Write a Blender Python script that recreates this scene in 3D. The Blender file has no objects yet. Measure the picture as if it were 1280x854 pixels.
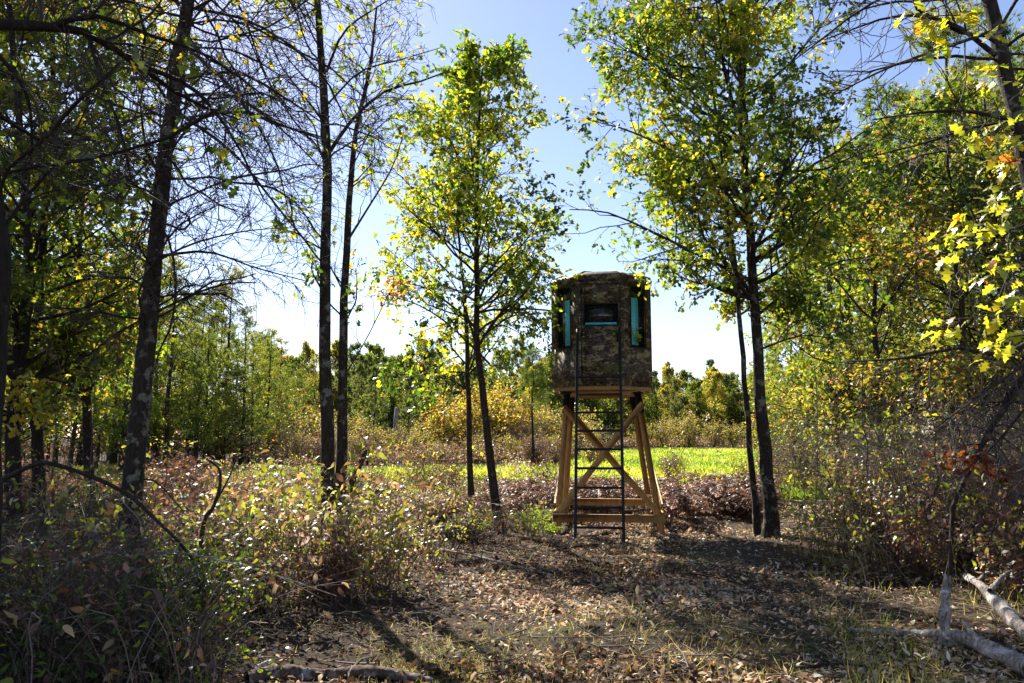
import bpy, math
import numpy as np
from mathutils import Vector
R = math.radians
SC = bpy.context.scene
COL = SC.collection
PI = math.pi

# ------------------------------------------------------------------ camera
F = 950.0                      # focal length in pixels of a 1280 px wide picture
CAMH = 1.70
PITCH = math.atan((545 - 427) / F)
cam_d = bpy.data.cameras.new('camera')
cam_d.sensor_width = 36.0
cam_d.lens = 36.0 * F / 1280.0
cam_d.clip_start = 0.05
cam_d.clip_end = 3000
cam = bpy.data.objects.new('camera', cam_d)
cam.location = (0, 0, CAMH)
cam.rotation_euler = (PI / 2 + PITCH, 0, 0)
COL.objects.link(cam)
SC.camera = cam

# ------------------------------------------------------------------ sky and sun
SUN_AZ = 27.0                  # degrees left of the viewing direction (+Y)
SUN_EL = 40.0
world = bpy.data.worlds.new('World')
SC.world = world
world.use_nodes = True
wn = world.node_tree
bg = wn.nodes['Background']
sky = wn.nodes.new('ShaderNodeTexSky')
sky.sky_type = 'NISHITA'
sky.sun_disc = False
sky.sun_elevation = R(SUN_EL)
sky.sun_rotation = R(-SUN_AZ)
sky.air_density = 1.0
sky.dust_density = 0.2
sky.ozone_density = 2.2
tint = wn.nodes.new('ShaderNodeMix'); tint.data_type = 'RGBA'; tint.blend_type = 'MULTIPLY'
tint.inputs[0].default_value = 1.0; tint.inputs[7].default_value = (1.10, 0.98, 1.02, 1)      # the camera's white balance leans to violet
wn.links.new(sky.outputs[0], tint.inputs[6]); wn.links.new(tint.outputs[2], bg.inputs['Color'])
bg.inputs['Strength'].default_value = 0.068
sun_d = bpy.data.lights.new('sun', 'SUN')
sun_d.energy = 5.0
sun_d.angle = R(0.5)
sun_d.color = (1.0, 0.94, 0.84)
sun = bpy.data.objects.new('sun', sun_d)
sdir = Vector((-math.sin(R(SUN_AZ)) * math.cos(R(SUN_EL)), math.cos(R(SUN_AZ)) * math.cos(R(SUN_EL)), math.sin(R(SUN_EL))))
sun.rotation_euler = sdir.to_track_quat('Z', 'Y').to_euler()
sun.location = (-20, 40, 40)
COL.objects.link(sun)
SC.view_settings.view_transform = 'Standard'
SC.view_settings.look = 'None'
SC.view_settings.gamma = 1.0
SC.view_settings.exposure = 1.55
SC.view_settings.use_curve_mapping = False
SC.render.engine = 'CYCLES'
SC.cycles.max_bounces = 8
SC.cycles.diffuse_bounces = 4
SC.cycles.transmission_bounces = 5
SC.cycles.glossy_bounces = 2
SC.cycles.sample_clamp_indirect = 6.0
SC.cycles.use_denoising = True

# ------------------------------------------------------------------ helpers
def at(px, py, Y):
    """point at depth Y seen at a pixel of the 1280 x 854 photograph"""
    x = (px - 640) / F; y = (427 - py) / F
    dy = math.cos(PITCH) - y * math.sin(PITCH)
    dz = math.sin(PITCH) + y * math.cos(PITCH)
    return np.array([x * Y / dy, Y, CAMH + dz * Y / dy])

def hx(px, Y):
    return (px - 640) / F * Y / math.cos(PITCH)

def gz(x, y):
    """height of the ground"""
    x = np.asarray(x, float); y = np.asarray(y, float)
    near = np.clip((40 - y) / 25, 0, 1)
    h = 0.05 * np.sin(0.9 * x + 0.7 * y) + 0.04 * np.sin(1.7 * x - 1.1 * y + 1) + 0.025 * np.sin(3.1 * x + 2.3 * y + 2)
    h += 0.03 * np.sin(6.3 * x - 4.1 * y) * np.sin(2.3 * x + 5.1 * y) + 0.022 * np.sin(5.2 * x + 8.3 * y + 1) * np.sin(7.1 * x - 3.3 * y)
    side = np.clip((np.abs(x - 0.16 * y + 0.4) - 2.2) / 4, 0, 1)
    h = h * (0.6 + 0.4 * side) + 0.12 * side
    return h * near - 0.02

def norm(v):
    return v / (np.linalg.norm(v, axis=-1, keepdims=True) + 1e-9)

def rg(seed):
    return np.random.default_rng(seed)

class LF:
    """a smooth random field, for colours that change in patches"""
    def __init__(s, seed, freq, n=7):
        r = rg(seed); s.k = r.normal(0, freq, (n, 3)); s.p = r.uniform(0, 6.28, n)
    def __call__(s, p):
        return np.sin(p @ s.k.T + s.p).mean(-1) * 1.6

def mesh_obj(name, V, faces, mat, parent=None, loc=None, col=None, smooth=False, data_only=False):
    V = np.asarray(V, np.float32).reshape(-1, 3)
    if loc is not None: V = V - np.asarray(loc, np.float32)
    faces = [np.asarray(f, np.int32) for f in faces if len(f)]
    me = bpy.data.meshes.new(name)
    me.vertices.add(len(V)); me.vertices.foreach_set('co', np.ascontiguousarray(V, np.float32).ravel())
    nl = sum(f.size for f in faces); npoly = sum(len(f) for f in faces)
    me.loops.add(nl); me.polygons.add(npoly)
    me.loops.foreach_set('vertex_index', np.concatenate([f.ravel() for f in faces]))
    cnt = np.concatenate([np.full(len(f), f.shape[1], np.int32) for f in faces])
    st = np.concatenate([[0], np.cumsum(cnt)[:-1]]).astype(np.int32)
    me.polygons.foreach_set('loop_start', st)
    me.update(calc_edges=True)
    if smooth: me.polygons.foreach_set('use_smooth', np.ones(npoly, bool))
    if col is not None:
        a = me.attributes.new('tint', 'FLOAT_COLOR', 'POINT')
        c = np.ones((len(V), 4), np.float32); c[:, :3] = col
        a.data.foreach_set('color', c.ravel())
    me.materials.append(mat)
    if data_only: return me
    o = bpy.data.objects.new(name, me)
    COL.objects.link(o)
    if parent is not None: o.parent = parent
    return o

def tag(o, label=None, cat=None, group=None, kind=None):
    if label: o['label'] = label
    if cat: o['category'] = cat
    if group: o['group'] = group
    if kind: o['kind'] = kind
    return o

def thing(name, label, cat, loc=(0, 0, 0), group=None, rz=0.0):
    o = bpy.data.objects.new(name, None)
    o.empty_display_size = 0.2
    COL.objects.link(o)
    o.location = tuple(float(v) for v in loc); o.rotation_euler = (0, 0, rz)
    return tag(o, label, cat, group)

def copy_tree(o, parent=None):
    c = o.copy(); COL.objects.link(c); c.parent = parent
    for ch in list(o.children): copy_tree(ch, c)
    return c

def catmull(pts, n):
    p = np.asarray(pts, float)
    p = np.vstack([2 * p[0] - p[1], p, 2 * p[-1] - p[-2]])
    m = len(p) - 3
    u = np.linspace(0, m - 1e-6, n); i = u.astype(int); f = (u - i)[:, None]
    a, b, c, d = p[i], p[i + 1], p[i + 2], p[i + 3]
    return 0.5 * ((2 * b) + (-a + c) * f + (2 * a - 5 * b + 4 * c - d) * f ** 2 + (-a + 3 * b - 3 * c + d) * f ** 3)

class Buf:
    """collects tubes and leaves of one mesh"""
    def __init__(s): s.V = []; s.C = []; s.Fq = []; s.Ft = []; s.n = 0
    def add(s, V, q=None, t=None, c=None):
        V = np.asarray(V).reshape(-1, 3)
        s.V.append(V); s.C.append(np.broadcast_to(np.asarray([1, 1, 1]) if c is None else c, (len(V), 3)))
        if q is not None and len(q): s.Fq.append(np.asarray(q) + s.n)
        if t is not None and len(t): s.Ft.append(np.asarray(t) + s.n)
        s.n += len(V)
    def build(s, name, mat, parent=None, loc=None, smooth=False, color=True, data_only=False):
        V = np.concatenate(s.V); C = np.concatenate(s.C)
        fs = []
        if s.Fq: fs.append(np.concatenate(s.Fq))
        if s.Ft: fs.append(np.concatenate(s.Ft))
        return mesh_obj(name, V, fs, mat, parent, loc, C if color else None, smooth, data_only)

def tubes(buf, P, Rd, s=5, c=None, cap=True, bump=0.0, seed=0):
    """P (m,n,3) polylines with radii Rd (m,n)"""
    P = np.asarray(P, float)
    if P.ndim == 2: P = P[None]; Rd = np.asarray(Rd)[None]
    m, n, _ = P.shape
    T = np.gradient(P, axis=1); T = norm(T)
    mean = np.abs(T.mean(1)); ax = mean.argmin(1)
    ref = np.eye(3)[ax][:, None, :]
    U = norm(np.cross(T, np.broadcast_to(ref, T.shape))); W = np.cross(T, U)
    a = np.arange(s) / s * 2 * PI
    rr = np.asarray(Rd)[:, :, None]
    if bump:
        rr = rr * (1 + bump * rg(seed).normal(0, 1, (m, n, s)))
    else: rr = np.broadcast_to(rr, (m, n, s))
    V = P[:, :, None, :] + rr[..., None] * (np.cos(a)[None, None, :, None] * U[:, :, None, :] + np.sin(a)[None, None, :, None] * W[:, :, None, :])
    base = (np.arange(m) * n * s)[:, None, None]
    j = (np.arange(n - 1) * s)[None, :, None]; k = np.arange(s)[None, None, :]; k2 = (k + 1) % s
    q = np.stack(np.broadcast_arrays(base + j + k, base + j + k2, base + j + s + k2, base + j + s + k), -1).reshape(-1, 4)
    t = None
    V = V.reshape(-1, 3)
    if cap:
        tip = P[:, -1] + T[:, -1] * np.asarray(Rd)[:, -1:] * 0.6
        nv = len(V); V = np.vstack([V, tip])
        b2 = (np.arange(m) * n * s + (n - 1) * s)[:, None]; kk = np.arange(s)[None]
        t = np.stack(np.broadcast_arrays(b2 + kk, b2 + (kk + 1) % s, nv + np.arange(m)[:, None]), -1).reshape(-1, 3)
    buf.add(V, q, t, c)

def spawn(P, Rd, k, r, tr=(0.2, 1.0), ang=(35, 70), length=1.0, up=0.0, wig=0.15, n=6, rr=0.6, rmin=0.002, tip=0.25, tpow=1.0, flat=0.0):
    """k children on each of the polylines P; length: number or function of t and parent index"""
    m = len(P); nn = P.shape[1]
    idx = np.repeat(np.arange(m), k); K = len(idx)
    t = tr[0] + (tr[1] - tr[0]) * r.random(K) ** tpow
    u = t * (nn - 1) * 0.9999; i = u.astype(int); f = (u - i)[:, None]
    pos = P[idx, i] * (1 - f) + P[idx, i + 1] * f
    tan = norm(P[idx, i + 1] - P[idx, i])
    rad = Rd[idx, i] * (1 - f[:, 0]) + Rd[idx, i + 1] * f[:, 0]
    pr = r.normal(0, 1, (K, 3)); pr[:, 2] *= (1 - flat)
    pr = norm(pr - (pr * tan).sum(-1, keepdims=True) * tan)
    a = np.radians(r.uniform(ang[0], ang[1], K))[:, None]
    d = np.cos(a) * tan + np.sin(a) * pr
    L = (length(t, idx) if callable(length) else np.full(K, float(length))) * r.uniform(0.7, 1.2, K)
    Q = np.empty((K, n, 3)); Q[:, 0] = pos
    for j in range(1, n):
        d = d + r.normal(0, wig, (K, 3)); d[:, 2] += up
        d = norm(d)
        Q[:, j] = Q[:, j - 1] + d * (L / (n - 1))[:, None]
    r0 = np.maximum(rad * rr, rmin)
    RR = r0[:, None] * np.linspace(1, tip, n)[None] ; RR = np.maximum(RR, rmin * 0.6)
    return Q, RR

# leaf outlines: stations (x, half width, lift) along the midrib
def leaf_tpl(st, tip=1.0, fold=0.12, curl=0.12):
    V = [(0, 0, 0)]
    for x, w in st:
        z = -curl * x * x
        V += [(x, w, z + fold * w), (x, -w, z + fold * w)]
    V.append((tip, 0, -curl))
    q = [(1 + 2 * i, 3 + 2 * i, 4 + 2 * i, 2 + 2 * i) for i in range(len(st) - 1)]
    n = len(V)
    t = [(0, 1, 2), (n - 3, n - 1, n - 2)]
    return np.array(V, float), np.array(q).reshape(-1, 4), np.array(t)
OAK = leaf_tpl([(.12, .05), (.27, .22), (.36, .10), (.52, .36), (.62, .14), (.80, .27), (.86, .12)], curl=0.32, fold=0.3)
OAKLITE = leaf_tpl([(.30, .26), (.48, .11), (.72, .32)], curl=0.28, fold=0.25)
OVATE = leaf_tpl([(.2, .20), (.55, .24), (.8, .12)], fold=0.4, curl=0.4)
DIAMOND = (np.array([(0, 0, 0), (.5, .33, .08), (1, 0, -.05), (.5, -.33, .05)], float), np.array([[0, 1, 2, 3]]), np.zeros((0, 3), int))
CURL = (np.array([(0, .12, .05), (0, -.12, 0), (.4, .3, .18), (.5, -.3, .12), (1, .10, -.04), (.95, -.12, .06)], float), np.array([[0, 1, 3, 2], [2, 3, 5, 4]]), np.zeros((0, 3), int))
BLADE = (np.array([(0, .5, 0), (0, -.5, 0), (.55, .36, .10), (.55, -.36, .10), (1, 0, .02)], float), np.array([[0, 1, 3, 2]]), np.array([[2, 3, 4]]))

def leaves(buf, tpl, pos, d, nrm, size, color, width=1.0):
    TV, q, t = tpl
    N = len(pos)
    if N == 0: return
    d = norm(d); y = norm(np.cross(nrm, d)); z = np.cross(d, y)
    size = np.broadcast_to(np.asarray(size, float), (N,))
    width = np.broadcast_to(np.asarray(width, float), (N,))
    X = TV[None, :, 0, None] * size[:, None, None]; Yv = TV[None, :, 1, None] * (size * width)[:, None, None]; Z = TV[None, :, 2, None] * size[:, None, None]
    V = pos[:, None, :] + X * d[:, None, :] + Yv * y[:, None, :] + Z * z[:, None, :]
    nv = len(TV); b = (np.arange(N) * nv)[:, None, None]
    Q = (b + q[None]).reshape(-1, 4) if len(q) else None
    T = (b + t[None]).reshape(-1, 3) if len(t) else None
    buf.add(V.reshape(-1, 3), Q, T, np.repeat(color, nv, axis=0))

def along(P, k, r, tr=(0.25, 1.0), spread=0.05):
    m, n, _ = P.shape
    idx = np.repeat(np.arange(m), k); K = len(idx)
    t = r.uniform(tr[0], tr[1], K); u = t * (n - 1) * 0.9999; i = u.astype(int); f = (u - i)[:, None]
    p = P[idx, i] * (1 - f) + P[idx, i + 1] * f
    tan = norm(P[idx, i + 1] - P[idx, i])
    return p + r.normal(0, spread, (K, 3)), tan

def pal(cols, r, N, w=None, jit=0.22, hue=0.08):
    cols = np.asarray(cols, float)
    i = r.choice(len(cols), N, p=None if w is None else np.asarray(w) / np.sum(w))
    c = cols[i] * r.lognormal(0, jit, (N, 1)) * r.lognormal(0, hue, (N, 3))
    return np.clip(c, 0.002, 0.8)

def pal_field(cols, fld, pos, r, jit=0.22, noise=0.5):
    """colour picked along the list by a smooth field of position, so colours come in patches"""
    cols = np.asarray(cols, float)
    v = fld(pos) + r.normal(0, noise, len(pos))
    u = np.clip((v * 0.5 + 0.5), 0, 0.999) * len(cols)
    c = cols[u.astype(int)] * r.lognormal(0, jit, (len(pos), 1)) * r.lognormal(0, 0.07, (len(pos), 3))
    return np.clip(c, 0.002, 0.8)

def foliage(buf, P, k, r, tpl, size, cols, fld=None, tr=(0.2, 1.0), spread=0.05, droop=0.25, upn=0.6, noise=0.5, w=None, jit=0.22):
    p, tan = along(P, k, r, tr, spread)
    N = len(p)
    d = tan * 0.6 + r.normal(0, 0.7, (N, 3)); d[:, 2] -= droop
    nr = r.normal(0, 0.7, (N, 3)); nr[:, 2] += upn
    sz = size * r.uniform(0.5, 1.4, N)
    c = pal_field(cols, fld, p, r, jit, noise) if fld is not None else pal(cols, r, N, w, jit)
    leaves(buf, tpl, p, d, nr, sz, c, r.uniform(0.65, 1.1, N))

def bm_box(buf, c, half, axes=None, col=None, bev=0.0):
    """box; axes: 3 row vectors; bevelled along its edges"""
    c = np.asarray(c, float); h = np.asarray(half, float)
    A = np.eye(3) if axes is None else np.asarray(axes, float)
    b = min(bev, h.min() * 0.45)
    if b <= 0:
        S = np.array([(x, y, z) for x in (-1, 1) for y in (-1, 1) for z in (-1, 1)], float) * h
        q = [(0, 1, 3, 2), (4, 6, 7, 5), (0, 4, 5, 1), (2, 3, 7, 6), (0, 2, 6, 4), (1, 5, 7, 3)]
        buf.add(c + S @ A, q, None, col); return
    V = []; idx = {}
    for ax in range(3):
        for sx in (-1, 1):
            for sy in (-1, 1):
                for sz in (-1, 1):
                    s = np.array([sx, sy, sz], float)
                    v = s * (h - b); v[ax] = s[ax] * h[ax]
                    idx[(ax, sx, sy, sz)] = len(V); V.append(v)
    q = []; t = []
    for ax in range(3):
        o = [a for a in range(3) if a != ax]
        for s in (-1, 1):
            f = []
            for (a1, a2) in ((-1, -1), (1, -1), (1, 1), (-1, 1)):
                k = [0, 0, 0]; k[ax] = s; k[o[0]] = a1; k[o[1]] = a2
                f.append(idx[(ax, *k)])
            q.append(f)
    for ax in range(3):                       # edges parallel to ax
        o = [a for a in range(3) if a != ax]
        for a1 in (-1, 1):
            for a2 in (-1, 1):
                k1 = [0, 0, 0]; k1[o[0]] = a1; k1[o[1]] = a2; k2 = list(k1); k1[ax] = -1; k2[ax] = 1
                q.append([idx[(o[0], *k1)], idx[(o[0], *k2)], idx[(o[1], *k2)], idx[(o[1], *k1)]])
    for sx in (-1, 1):
        for sy in (-1, 1):
            for sz in (-1, 1):
                t.append([idx[(0, sx, sy, sz)], idx[(1, sx, sy, sz)], idx[(2, sx, sy, sz)]])
    buf.add(c + np.array(V) @ A, q, t, col)

def beam(buf, p0, p1, w, d, up=(0, 1, 0), bev=0.004):
    """a timber from p0 to p1, w across and d along 'up'"""
    p0 = np.asarray(p0, float); p1 = np.asarray(p1, float)
    z = norm(p1 - p0); u = np.asarray(up, float); x = norm(np.cross(u, z)); y = np.cross(z, x)
    bm_box(buf, (p0 + p1) / 2, (w / 2, d / 2, np.linalg.norm(p1 - p0) / 2), np.array([x, y, z]), None, bev)

# ------------------------------------------------------------------ materials
def newmat(name):
    m = bpy.data.materials.new(name); m.use_nodes = True
    nt = m.node_tree; nt.nodes.clear()
    out = nt.nodes.new('ShaderNodeOutputMaterial')
    return m, nt, out

def N(nt, kind, **kw):
    n = nt.nodes.new(kind)
    for k, v in kw.items():
        if k in n.inputs.keys(): n.inputs[k].default_value = v
        else: setattr(n, k, v)
    return n

def ramp(nt, fac, stops, interp='LINEAR'):
    r = nt.nodes.new('ShaderNodeValToRGB'); r.color_ramp.interpolation = interp
    e = r.color_ramp.elements
    while len(e) < len(stops): e.new(0.5)
    for i, (p, c) in enumerate(stops):
        e[i].position = p; e[i].color = (*c, 1) if len(c) == 3 else c
    nt.links.new(fac, r.inputs[0])
    return r.outputs[0]

def leaf_mat(name, trans=0.5, gloss=0.10, rough=0.38, warm=(1.25, 1.15, 0.55)):
    m, nt, out = newmat(name); L = nt.links
    a = N(nt, 'ShaderNodeAttribute', attribute_name='tint')
    d = N(nt, 'ShaderNodeBsdfDiffuse'); L.new(a.outputs['Color'], d.inputs['Color'])
    mul = N(nt, 'ShaderNodeMix', data_type='RGBA', blend_type='MULTIPLY')
    mul.inputs[0].default_value = 1.0
    L.new(a.outputs['Color'], mul.inputs[6]); mul.inputs[7].default_value = (*warm, 1)
    t = N(nt, 'ShaderNodeBsdfTranslucent'); L.new(mul.outputs[2], t.inputs['Color'])
    mx = N(nt, 'ShaderNodeMixShader'); mx.inputs[0].default_value = trans
    L.new(d.outputs[0], mx.inputs[1]); L.new(t.outputs[0], mx.inputs[2])
    g = N(nt, 'ShaderNodeBsdfGlossy', Roughness=rough); g.inputs['Color'].default_value = (.9, .9, .9, 1)
    fr = N(nt, 'ShaderNodeLayerWeight', Blend=0.25)
    mm = N(nt, 'ShaderNodeMath', operation='MULTIPLY_ADD'); L.new(fr.outputs['Fresnel'], mm.inputs[0]); mm.inputs[1].default_value = gloss; mm.inputs[2].default_value = gloss * 0.35
    m2 = N(nt, 'ShaderNodeMixShader'); L.new(mm.outputs[0], m2.inputs[0]); L.new(mx.outputs[0], m2.inputs[1]); L.new(g.outputs[0], m2.inputs[2])
    L.new(m2.outputs[0], out.inputs[0])
    return m

def bark_mat(name, dark, mid, lichen, amount=0.5, scale=1.0, moss=None):
    m, nt, out = newmat(name); L = nt.links
    tc = N(nt, 'ShaderNodeTexCoord'); mp = N(nt, 'ShaderNodeMapping'); mp.inputs['Scale'].default_value = (1, 1, 0.22)
    L.new(tc.outputs['Object'], mp.inputs[0])
    n1 = N(nt, 'ShaderNodeTexNoise', Scale=38 * scale, Detail=6.0, Roughness=0.7); L.new(mp.outputs[0], n1.inputs['Vector'])
    n2 = N(nt, 'ShaderNodeTexNoise', Scale=7 * scale, Detail=5.0, Roughness=0.62); L.new(tc.outputs['Object'], n2.inputs['Vector'])
    c = ramp(nt, n1.outputs[0], [(0.30, dark), (0.7, mid)])
    f = ramp(nt, n2.outputs[0], [(0.62 - 0.2 * amount, (0, 0, 0)), (0.70 - 0.2 * amount, (1, 1, 1))])
    mx = N(nt, 'ShaderNodeMix', data_type='RGBA'); L.new(f, mx.inputs[0]); L.new(c, mx.inputs[6])
    n3 = N(nt, 'ShaderNodeTexNoise', Scale=60 * scale, Detail=3.0); L.new(tc.outputs['Object'], n3.inputs['Vector'])
    lc = ramp(nt, n3.outputs[0], [(0.3, tuple(v * 0.45 for v in lichen)), (0.7, lichen)]); L.new(lc, mx.inputs[7])
    p = N(nt, 'ShaderNodeBsdfPrincipled', Roughness=0.9); L.new(mx.outputs[2], p.inputs['Base Color'])
    p.inputs['Specular IOR Level'].default_value = 0.2
    b = N(nt, 'ShaderNodeBump', Strength=0.8, Distance=0.02); L.new(n1.outputs[0], b.inputs['Height']); L.new(b.outputs[0], p.inputs['Normal'])
    L.new(p.outputs[0], out.inputs[0])
    return m

def plain_mat(name, color, rough=0.5, metal=0.0, var=0.15, scale=20.0, bump=0.0, spec=0.5):
    m, nt, out = newmat(name); L = nt.links
    tc = N(nt, 'ShaderNodeTexCoord'); n = N(nt, 'ShaderNodeTexNoise', Scale=scale, Detail=5.0); L.new(tc.outputs['Object'], n.inputs['Vector'])
    c = ramp(nt, n.outputs[0], [(0.3, tuple(v * (1 - var) for v in color)), (0.7, tuple(min(1, v * (1 + var)) for v in color))])
    p = N(nt, 'ShaderNodeBsdfPrincipled', Roughness=rough, Metallic=metal); L.new(c, p.inputs['Base Color'])
    p.inputs['Specular IOR Level'].default_value = spec
    if bump:
        b = N(nt, 'ShaderNodeBump', Strength=bump, Distance=0.01); L.new(n.outputs[0], b.inputs['Height']); L.new(b.outputs[0], p.inputs['Normal'])
    L.new(p.outputs[0], out.inputs[0])
    return m

def twig_mat(name):
    m, nt, out = newmat(name); L = nt.links
    a = N(nt, 'ShaderNodeAttribute', attribute_name='tint')
    p = N(nt, 'ShaderNodeBsdfPrincipled', Roughness=0.8); L.new(a.outputs['Color'], p.inputs['Base Color'])
    p.inputs['Specular IOR Level'].default_value = 0.25
    L.new(p.outputs[0], out.inputs[0]); return m

def timber_mat():
    m, nt, out = newmat('treated_timber'); L = nt.links
    tc = N(nt, 'ShaderNodeTexCoord'); mp = N(nt, 'ShaderNodeMapping'); mp.inputs['Scale'].default_value = (1, 1, 0.07); L.new(tc.outputs['Object'], mp.inputs[0])
    n = N(nt, 'ShaderNodeTexNoise', Scale=45.0, Detail=6.0, Roughness=0.65); L.new(mp.outputs[0], n.inputs['Vector'])
    n2 = N(nt, 'ShaderNodeTexNoise', Scale=3.0, Detail=4.0); L.new(tc.outputs['Object'], n2.inputs['Vector'])
    c = ramp(nt, n.outputs[0], [(0.3, (0.32, 0.17, 0.055)), (0.55, (0.56, 0.32, 0.115)), (0.75, (0.68, 0.43, 0.18))])
    mx = N(nt, 'ShaderNodeMix', data_type='RGBA', blend_type='MULTIPLY'); mx.inputs[0].default_value = 0.7
    L.new(c, mx.inputs[6]); L.new(ramp(nt, n2.outputs[0], [(0.3, (0.55, 0.55, 0.5)), (0.7, (1, 1, 1))]), mx.inputs[7])
    oi = N(nt, 'ShaderNodeObjectInfo'); m3 = N(nt, 'ShaderNodeMix', data_type='RGBA', blend_type='MULTIPLY'); m3.inputs[0].default_value = 1.0
    L.new(mx.outputs[2], m3.inputs[6]); L.new(ramp(nt, oi.outputs['Random'], [(0.0, (0.7, 0.66, 0.6)), (1.0, (1.15, 1.12, 1.05))]), m3.inputs[7])
    p = N(nt, 'ShaderNodeBsdfPrincipled', Roughness=0.7); L.new(m3.outputs[2], p.inputs['Base Color'])
    b = N(nt, 'ShaderNodeBump', Strength=0.4, Distance=0.004); L.new(n.outputs[0], b.inputs['Height']); L.new(b.outputs[0], p.inputs['Normal'])
    L.new(p.outputs[0], out.inputs[0]); return m

def camo_mat():
    m, nt, out = newmat('camouflage_print'); L = nt.links
    tc = N(nt, 'ShaderNodeTexCoord')
    mp = N(nt, 'ShaderNodeMapping'); mp.inputs['Scale'].default_value = (1.0, 1.0, 2.0); L.new(tc.outputs['Object'], mp.inputs[0])
    def patch(under, scale, lo, hi, ca, cb, dist=1.0, det=3.0, off=0.0):
        mo = N(nt, 'ShaderNodeMapping'); mo.inputs['Location'].default_value = (off, off * 1.7, off * 0.6); L.new(mp.outputs[0], mo.inputs[0])
        n = N(nt, 'ShaderNodeTexNoise', Scale=scale, Detail=det, Roughness=0.62, Distortion=dist); L.new(mo.outputs[0], n.inputs['Vector'])
        f = N(nt, 'ShaderNodeTexNoise', Scale=55.0, Detail=3.0, Roughness=0.7); L.new(mp.outputs[0], f.inputs['Vector'])
        col = ramp(nt, f.outputs[0], [(0.35, ca), (0.65, cb)])
        k = ramp(nt, n.outputs[0], [(lo, (0, 0, 0)), (hi, (1, 1, 1))])
        mx = N(nt, 'ShaderNodeMix', data_type='RGBA'); L.new(k, mx.inputs[0]); L.new(under, mx.inputs[6]); L.new(col, mx.inputs[7])
        return mx.outputs[2]
    rgb = N(nt, 'ShaderNodeRGB'); rgb.outputs[0].default_value = (0.014, 0.010, 0.007, 1)
    c = patch(rgb.outputs[0], 9.0, 0.47, 0.50, (0.05, 0.036, 0.024), (0.13, 0.092, 0.062), 1.2, 4, 3.1)
    c = patch(c, 4.2, 0.55, 0.558, (0.19, 0.145, 0.07), (0.38, 0.30, 0.17), 1.0, 4, 7.7)
    c = patch(c, 3.6, 0.62, 0.635, (0.05, 0.075, 0.018), (0.11, 0.14, 0.04), 0.8, 4, 1.3)
    c = patch(c, 15.0, 0.55, 0.575, (0.008, 0.006, 0.005), (0.02, 0.015, 0.011), 2.2, 5, 5.9)
    c = patch(c, 24.0, 0.60, 0.62, (0.22, 0.18, 0.12), (0.15, 0.115, 0.075), 2.5, 4, 9.2)
    p = N(nt, 'ShaderNodeBsdfPrincipled', Roughness=0.6); L.new(c, p.inputs['Base Color']); p.inputs['Specular IOR Level'].default_value = 0.3
    L.new(p.outputs[0], out.inputs[0]); return m

def ground_mat():
    m, nt, out = newmat('leaf_mould_soil'); L = nt.links
    tc = N(nt, 'ShaderNodeTexCoord')
    n1 = N(nt, 'ShaderNodeTexNoise', Scale=28.0, Detail=8.0, Roughness=0.75); L.new(tc.outputs['Object'], n1.inputs['Vector'])
    n2 = N(nt, 'ShaderNodeTexNoise', Scale=1.1, Detail=5.0, Roughness=0.6); L.new(tc.outputs['Object'], n2.inputs['Vector'])
    c = ramp(nt, n1.outputs[0], [(0.3, (0.012, 0.008, 0.006)), (0.5, (0.05, 0.032, 0.022)), (0.66, (0.13, 0.09, 0.06)), (0.8, (0.22, 0.16, 0.11))])
    g = ramp(nt, n1.outputs[0], [(0.3, (0.035, 0.035, 0.012)), (0.7, (0.15, 0.14, 0.05))])
    mx = N(nt, 'ShaderNodeMix', data_type='RGBA'); L.new(ramp(nt, n2.outputs[0], [(0.52, (0, 0, 0)), (0.68, (0.8, 0.8, 0.8))]), mx.inputs[0]); L.new(c, mx.inputs[6]); L.new(g, mx.inputs[7])
    p = N(nt, 'ShaderNodeBsdfPrincipled', Roughness=0.9); L.new(mx.outputs[2], p.inputs['Base Color'])
    p.inputs['Specular IOR Level'].default_value = 0.15
    b = N(nt, 'ShaderNodeBump', Strength=1.0, Distance=0.05); L.new(n1.outputs[0], b.inputs['Height']); L.new(b.outputs[0], p.inputs['Normal'])
    L.new(p.outputs[0], out.inputs[0]); return m

def field_mat():
    m, nt, out = newmat('green_field_soil'); L = nt.links
    tc = N(nt, 'ShaderNodeTexCoord')
    n1 = N(nt, 'ShaderNodeTexNoise', Scale=2.5, Detail=8.0, Roughness=0.75); L.new(tc.outputs['Object'], n1.inputs['Vector'])
    c = ramp(nt, n1.outputs[0], [(0.3, (0.09, 0.11, 0.025)), (0.5, (0.19, 0.25, 0.035)), (0.65, (0.28, 0.33, 0.055)), (0.8, (0.34, 0.28, 0.12))])
    p = N(nt, 'ShaderNodeBsdfPrincipled', Roughness=0.9); L.new(c, p.inputs['Base Color'])
    L.new(p.outputs[0], out.inputs[0]); return m

M = {}
M['leaf'] = leaf_mat('leaf', 0.6, 0.05, 0.45, (2.15, 1.92, 0.8))
M['needle'] = leaf_mat('needle', 0.55, 0.03, 0.5, (2.2, 2.0, 1.1))
M['dryleaf'] = leaf_mat('dry_leaf', 0.45, 0.11, 0.5, (1.7, 1.45, 1.0))
M['litter'] = leaf_mat('fallen_leaf', 0.25, 0.04, 0.55, (1.3, 1.1, 0.85))
M['grass'] = leaf_mat('grass_blade', 0.6, 0.05, 0.45, (1.6, 1.6, 0.8))
M['twig'] = twig_mat('twig')
M['bark'] = bark_mat('grey_bark_with_lichen', (0.010, 0.008, 0.006), (0.05, 0.038, 0.028), (0.20, 0.19, 0.15), 0.42)
M['darkbark'] = bark_mat('dark_bark', (0.008, 0.006, 0.005), (0.035, 0.026, 0.02), (0.08, 0.07, 0.055), 0.15)
M['brownbark'] = bark_mat('brown_bark', (0.012, 0.008, 0.006), (0.06, 0.042, 0.03), (0.15, 0.12, 0.09), 0.25)
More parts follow.
